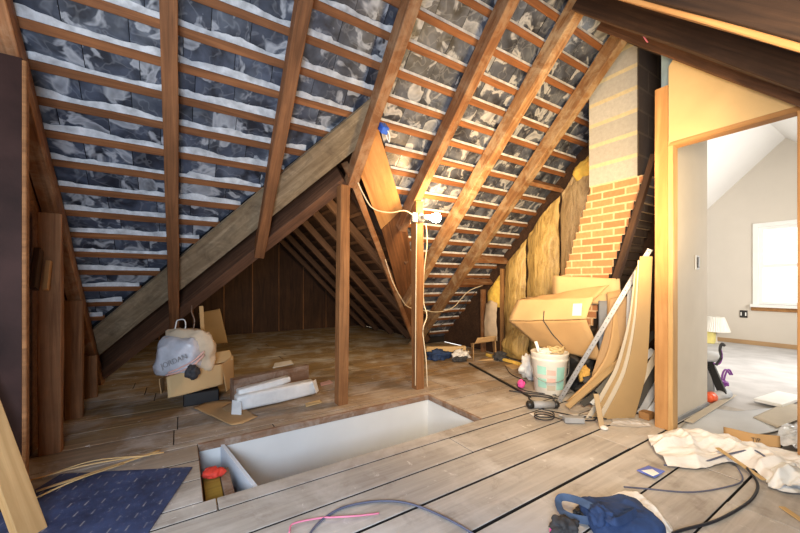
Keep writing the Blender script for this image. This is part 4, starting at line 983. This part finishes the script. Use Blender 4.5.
cloth('drop_cloth', [[(2.76, 1.13, .004), (2.58, 1.02, .02), (2.43, .88, .004)], [(3.08, 1.06, .004), (2.78, .93, .045), (2.55, .77, .004)], [(3.12, .92, .01), (2.95, .83, .05), (2.80, .70, .004)], [(3.14, .78, .01), (2.97, .69, .05), (2.78, .58, .004)], [(3.17, .62, .01), (2.92, .56, .05), (2.64, .47, .004)], [(3.30, .50, .004), (3.0, .44, .04), (2.70, .38, .004)]], 'cloth', 'rumpled off-white drop cloth spread before the doorway', 'drop cloth', amp=.034, fr=8)
cloth('plastic_bag', [[(2.62, .50, .004), (2.64, .43, .03), (2.72, .37, .004)], [(2.76, .55, .02), (2.78, .46, .06), (2.82, .36, .01)], [(2.92, .53, .004), (2.95, .44, .03), (2.98, .35, .004)]], 'wrap', 'white plastic sheet bunched by the door jamb on the drop cloth end', 'plastic sheet', 30, 30, .03, 14, 5)
plank('stir_stick', (2.80, .755, .075), (2.665, .525, .03), .028, .006, 'splinter', 'pale wooden stir stick lying on the drop cloth', 'stick')
sh = sheet('wood_shim', [[(3.17, .82, .05), (3.10, .66, .05), (3.22, .56, .05)], [(3.20, .83, .09), (3.16, .67, .11), (3.26, .57, .11)]], 'card', 'tapered tan cardboard corner with three stamped letters on the drop cloth', 'cardboard', .005, .002)
text('lettering', 'TIP', .034, orient((3.128, .653, .082), V((.6, -.8, 0)), V((.3, .2, 1))), 'charcoal', sh)
plank('stir_stick', (2.47, .425, .006), (2.36, .30, .006), .03, .006, 'splinter', 'pale wooden stick on bare boards near the black cable', 'stick')
pk = sheet('wrapper', [[(2.225, .955, .012), (2.32, .935, .02)], [(2.225, .865, .012), (2.33, .855, .02)]], 'pkblue', 'flattened blue and white wrapper on the floor before the drop cloth', 'wrapper', .004, .003)
sheet('white_panel', [[(2.224, .93, .022), (2.285, .90, .026)], [(2.218, .87, .020), (2.27, .86, .024)]], 'white', None, None, .002, 0, parent=pk)
wire([(1.70, .66, .008), (1.86, .622, .008), (2.07, .562, .008), (2.35, .525, .008), (2.52, .525, .01), (2.63, .545, .02), (2.70, .60, .05)], .0065, 'cord_black', 'thick black cable curving from the drop cloth across the boards', 'cable', 'cable')
wire([(2.00, .92, .006), (2.08, .85, .006), (2.24, .712, .006), (2.45, .629, .006), (2.62, .60, .006), (2.70, .64, .04)], .004, 'cord_blue', 'thin grey wire running on the boards before the drop cloth')
wire([(2.44, .90, .006), (2.6, .79, .02), (2.8, .70, .06), (2.9, .62, .09), (2.85, .55, .09)], .005, 'cord_blue', 'thin blue grey wire lying over the drop cloth')

# --- blue bag, glove, papers
cloth('paper_rag', [[(1.87, .90, .004), (1.95, .84, .02), (1.93, .78, .004)], [(1.78, .78, .004), (1.86, .73, .03), (1.88, .69, .004)], [(1.66, .68, .004), (1.74, .64, .02), (1.78, .60, .004)]], 'cloth', 'crumpled white paper rag under the edge of the blue bag', 'rag', 30, 30, .02, 20, 3)
bb = empty('cloth_bag', (1.65, .82, 0), 'blue denim bag with a looped strap lying on the floor', 'bag')
ringloft('body', [(-.17, .10, .10, .0, 0), (-.18, .115, .115, .03, 0), (-.17, .105, .10, .07, .0), (-.13, .07, .06, .095, 0), (-.06, .02, .02, .10, 0)], (1.69, .765, .0), 'blue', bb, .016, 15, 7, zmin=.004, ex=.42)
def ribbon(nm, pts, w, m_, parent, upv=UP):
    P = cat_rom([V(p) for p in pts], 40); ra, rb = [], []
    for i, p in enumerate(P):
        d = (P[min(i + 1, 40)] - P[max(i - 1, 0)]).normalized(); s_ = d.cross(V((-.5, -.8, .5))).normalized() * w / 2; ra.append(p - s_); rb.append(p + s_)
    o = loft(nm, [ra, rb], m_, 60, 2, parent, thick=.004, spline=False, smooth=False); return o
ribbon('strap', [at(604, 513, .08), at(592, 507, .09), at(577, 500, .08), at(562, 497, .06), at(558, 502, .035), at(562, 512, .02), at(574, 518, .02), at(590, 521, .035), at(602, 524, .06)], .032, 'blue_strap', bb)
blob('knot', at(601, 516, .085), (.045, .045, .04), 'blue', bb, wob=.4, seed=5)
ribbon('tie_end', [at(604, 516, .10), at(616, 522, .11), at(630, 516, .105), at(637, 512, .10)], .03, 'blue', bb)
o = blob('dark_glove', at(566, 527, .025), (.06, .045, .035), 'charcoal', wob=.6, seed=14, zmin=.003); tag(o, 'dark grey work glove lying beside the strap of the blue bag', 'glove')
o = blob('pink_scrap', at(554, 531, .012), (.022, .018, .014), 'hotpink', wob=.2, seed=1, zmin=.003); tag(o, 'small hot pink scrap beside the dark grey glove', 'scrap')
o = blob('black_glove', at(583, 512, .02), (.05, .028, .025), 'black', wob=.5, seed=15, zmin=.003); tag(o, 'black glove lying inside the loop of the blue strap', 'glove')
wire([(.40, 1.53, .008), (.43, 1.575, .010), (.545, 1.550, .008), (.60, 1.515, .012), (.70, 1.470, .008), (.792, 1.432, .008)], .004, 'pink', 'short pink wire lying on the boards before the stairwell')
wire([(.43, 1.43, .006), (.53, 1.525, .006), (.677, 1.565, .006), (.864, 1.50, .006), (.985, 1.369, .006), (1.072, 1.115, .006), (1.05, .95, .006)], .0055, 'cord_blue', 'slate blue cable arching over the boards before the stairwell', 'cable', 'cable')

# --- doorway floor and far room
sheet('floor_sheet', [[(3.13, 1.06, .012), (3.20, .88, .016), (3.42, .71, .03), (3.86, .62, .012)], [(3.85, 1.12, .012), (3.95, .95, .012), (4.2, .85, .012), (4.5, .72, .012)]], 'lightgrey', 'large pale grey sheet lying curled in the doorway', 'sheet', .005, .003, 20, zmin=.004, spline=True)
sheet('floor_strip', [[(3.30, 1.085, .02), (4.48, 1.12, .02)], [(3.30, 1.03, .022), (4.46, 1.06, .022)]], 'hardboard_pale', 'narrow pale strip on the floor along the drywall', 'strip', .005, .001)
sheet('tan_sheet', [[(3.85, .82, .02), (4.60, .76, .02)], [(3.70, .66, .03), (4.50, .56, .022)]], 'hardboard_pale', 'tan flat sheet overlapping the grey sheet in the doorway', 'sheet', .005, .002)
o = box('foam_board', (4.36, .72, .022), (4.86, .90, .05), 'white'); o.rotation_euler.z = -.12; tag(o, 'white foam board lying on the far room floor', 'foam board')
sheet('grey_card', [[(3.62, .62, .03), (3.90, .56, .03)], [(3.5, .48, .03), (3.8, .46, .035)]], 'card_dark', 'dark grey card by the door jamb', 'card', .004, .002)
cloth('clear_wrap', [[(3.30, .60, .03), (3.6, .62, .05), (3.85, .60, .03)], [(3.28, .53, .03), (3.5, .53, .06), (3.8, .52, .03)], [(3.28, .48, .03), (3.5, .46, .04), (3.8, .46, .03)]], 'crinkle', 'crinkled clear plastic by the inner side of the door jamb', 'plastic sheet', 26, 26, .02, 18, 4)
ts = empty('tool_stand', (4.20, 1.10, 0), 'black and grey tool stand with a pale tank just inside the far room', 'tool stand')
T = lambda px, py, x=4.22: atx(px, py, x)
beam('leg', T(723, 394), T(709, 362), .06, .04, 'black', up=(-1, 0, 0), parent=ts, rough=0)
beam('leg', T(711, 396), T(706, 366), .07, .04, 'grey', up=(-1, 0, 0), parent=ts, rough=0)
pt = T(707, 356, 4.28)
lathe('tank', [(0, -.05), (.05, -.05), (.10, -.03), (.115, .0), (.10, .03), (.05, .045), (0, .05)], pt, 'lightgrey', ts, 24)
tube('handle', [T(716, 365), T(721, 358), T(720, 349), T(722, 344), T(725, 346)], .012, 'charcoal', ts, 8)
tube('cable', [T(712, 363), T(719, 364), T(722, 357), T(721, 350)], .007, 'purple', ts, 6)
ro = empty('roller', (4.15, 1.13, .04), 'grey roller with an orange red end lying at the foot of the tool stand', 'roller')
mwr = orient(atx(715, 396, 4.14), V((.75, -.25, .06)), UP) @ Matrix.Rotation(math.radians(90), 4, 'Y')
lathe('sleeve', [(0, -.03), (.04, -.03), (.04, .16), (0, .16)], None, 'lightgrey', ro, 20, mw=mwr); lathe('end_cap', [(0, -.10), (.035, -.10), (.046, -.085), (.046, -.03), (0, -.03)], None, 'redp', ro, 20, mw=mwr)
pc = empty('purple_clamp', (4.5, 1.15, 0), 'small purple clamp with curved hooks beside the tool stand', 'clamp')
q0 = atx(721, 383, 4.45)
blob('clamp_body', (q0.x, q0.y, q0.z), (.05, .05, .035), 'purple', pc, wob=.5, seed=3)
for k_ in range(2): tube('hook', [q0 + RT * (.02 * k_), q0 + RT * (.02 + .03 * k_) + UP * .10, q0 + RT * (.05 + .03 * k_) + UP * .13, q0 + RT * (.09 + .02 * k_) + UP * .08], .008, 'purple', pc, 6)
plank('clamp_post', (q0.x, q0.y, 0), (q0.x, q0.y, q0.z - .02), .03, .03, 'black', 'short black upright below the purple clamp', 'upright', up=(-1, 0, 0)) if False else None
tube('stem', [(q0.x, q0.y, .0), (q0.x, q0.y, q0.z)], .012, 'black', pc, 8)
ls = empty('table_lamp', (8.15, 2.22, 0), 'white pleated lamp shade standing by the far room wall', 'lamp')
lq = atx(716, 324, 8.15)
def pleated(z0, z1, r0, r1):
    bm = B(); n = 72; rows_ = []
    for (z, r_) in ((z0, r0), (z1, r1)):
        rows_.append([bm.verts.new(((r_ + (.006 if k % 2 else -.006)) * math.cos(2 * math.pi * k / n), (r_ + (.006 if k % 2 else -.006)) * math.sin(2 * math.pi * k / n), z)) for k in range(n)])
    for k in range(n): bm.faces.new((rows_[0][k], rows_[0][(k + 1) % n], rows_[1][(k + 1) % n], rows_[1][k]))
    return bm
obj('lamp_shade', pleated(-.13, .13, .19, .11), 'shade', ls, loc=(lq.x, lq.y, lq.z))
lathe('lamp_base', [(0, 0), (.06, 0), (.06, .01), (.02, .03), (.015, lq.z), (0, lq.z)], (lq.x, lq.y, 0), 'farwall', ls, 16)
yq = atx(706, 341, 8.0)
o = box('yellow_box', (8.0, yq.y - .10, 0), (8.2, yq.y + .10, .24), 'yellow'); tag(o, 'small yellow box beside the white lamp shade', 'box')
ou = empty('wall_outlet', (8.49, 1.9, .42), 'black outlet on the far room wall under the window side', 'outlet')
oq = atx(743.5, 314, 8.485)
box('cover', (8.482, oq.y - .05, oq.z - .065), (8.499, oq.y + .05, oq.z + .065), 'black', ou)
for s_ in (-1, 1): box('terminal', (8.476, oq.y + s_ * .03 - .008, oq.z - .03), (8.483, oq.y + s_ * .03 + .008, oq.z + .03), 'white', ou, bevel=.001)
sb = empty('switch_box', (3.82, 1.13, 1.17), 'open switch box set in the drywall inside the doorway', 'switch box')
sq = aty(697, 262.5, 1.136)
box('cutout', (sq.x - .035, 1.130, sq.z - .06), (sq.x + .035, 1.139, sq.z + .06), 'lightgrey', sb, bevel=.001); box('switch', (sq.x - .012, 1.122, sq.z - .045), (sq.x + .014, 1.131, sq.z + .045), 'black', sb, bevel=.001)

# ------------------------------------------------------------------ light and camera
def area(name, loc, target, size, power, col):
    l = bpy.data.lights.new(name, 'AREA'); l.size = size; l.energy = power; l.color = col
    o = bpy.data.objects.new(name, l); o.location = loc; o.rotation_euler = (V(target) - V(loc)).to_track_quat('-Z', 'Y').to_euler(); C.objects.link(o); return o
def point(name, loc, power, col, r=.04):
    l = bpy.data.lights.new(name, 'POINT'); l.energy = power; l.color = col; l.shadow_soft_size = r
    o = bpy.data.objects.new(name, l); o.location = loc; C.objects.link(o); return o
area('daylight_behind', (-.45, -.40, 1.1), (.8, 3.0, 1.45), .8, 58, (.70, .83, 1.0))
point('bulb_light', (2.16, 2.72, 1.80), 26, (1, .60, .26), .05)
f = area('warm_fill', (.85, .15, 1.7), (3.9, 2.7, .9), .5, 26, (1, .76, .46)); f.data.spread = math.radians(105)
f = area('rear_wing_fill', (1.3, 3.6, 1.75), (1.5, 7, .5), .5, 11, (1, .74, .42)); f.data.spread = math.radians(150)
f = area('warm_upper_fill', (2.3, .75, 1.25), (3.0, 2.7, 2.4), .5, 28, (1, .68, .30)); f.data.spread = math.radians(120)
area('far_room_fill', (6.2, -.1, 1.5), (6.0, 3, 1.2), 1.4, 68, (1, .96, .90))  # fill lamp added inside the room, imitating an unseen window
w = bpy.data.worlds.new('sky'); bpy.context.scene.world = w; w.use_nodes = True
nt = w.node_tree; bg = nt.nodes['Background']
sky = nt.nodes.new('ShaderNodeTexSky'); sky.sky_type = 'PREETHAM' if 'PREETHAM' in [e.identifier for e in sky.bl_rna.properties['sky_type'].enum_items] else sky.sky_type
bg.inputs[0].default_value = (1, .965, .91, 1); bg.inputs[1].default_value = 1.4
cd = bpy.data.cameras.new('camera'); cam = bpy.data.objects.new('camera', cd); C.objects.link(cam)
cam.location = (0, 0, 1.1); cam.rotation_euler = (math.radians(90), 0, -math.radians(32.4))
cd.sensor_width = 36; cd.lens = 346 / 800 * 36; cd.shift_y = 15.5 / 800; cd.clip_start = .02
sc = bpy.context.scene; sc.camera = cam
sc.view_settings.view_transform = 'Standard'; sc.view_settings.look = 'None'; sc.view_settings.exposure = .7
sc.cycles.max_bounces = 8; sc.cycles.diffuse_bounces = 5
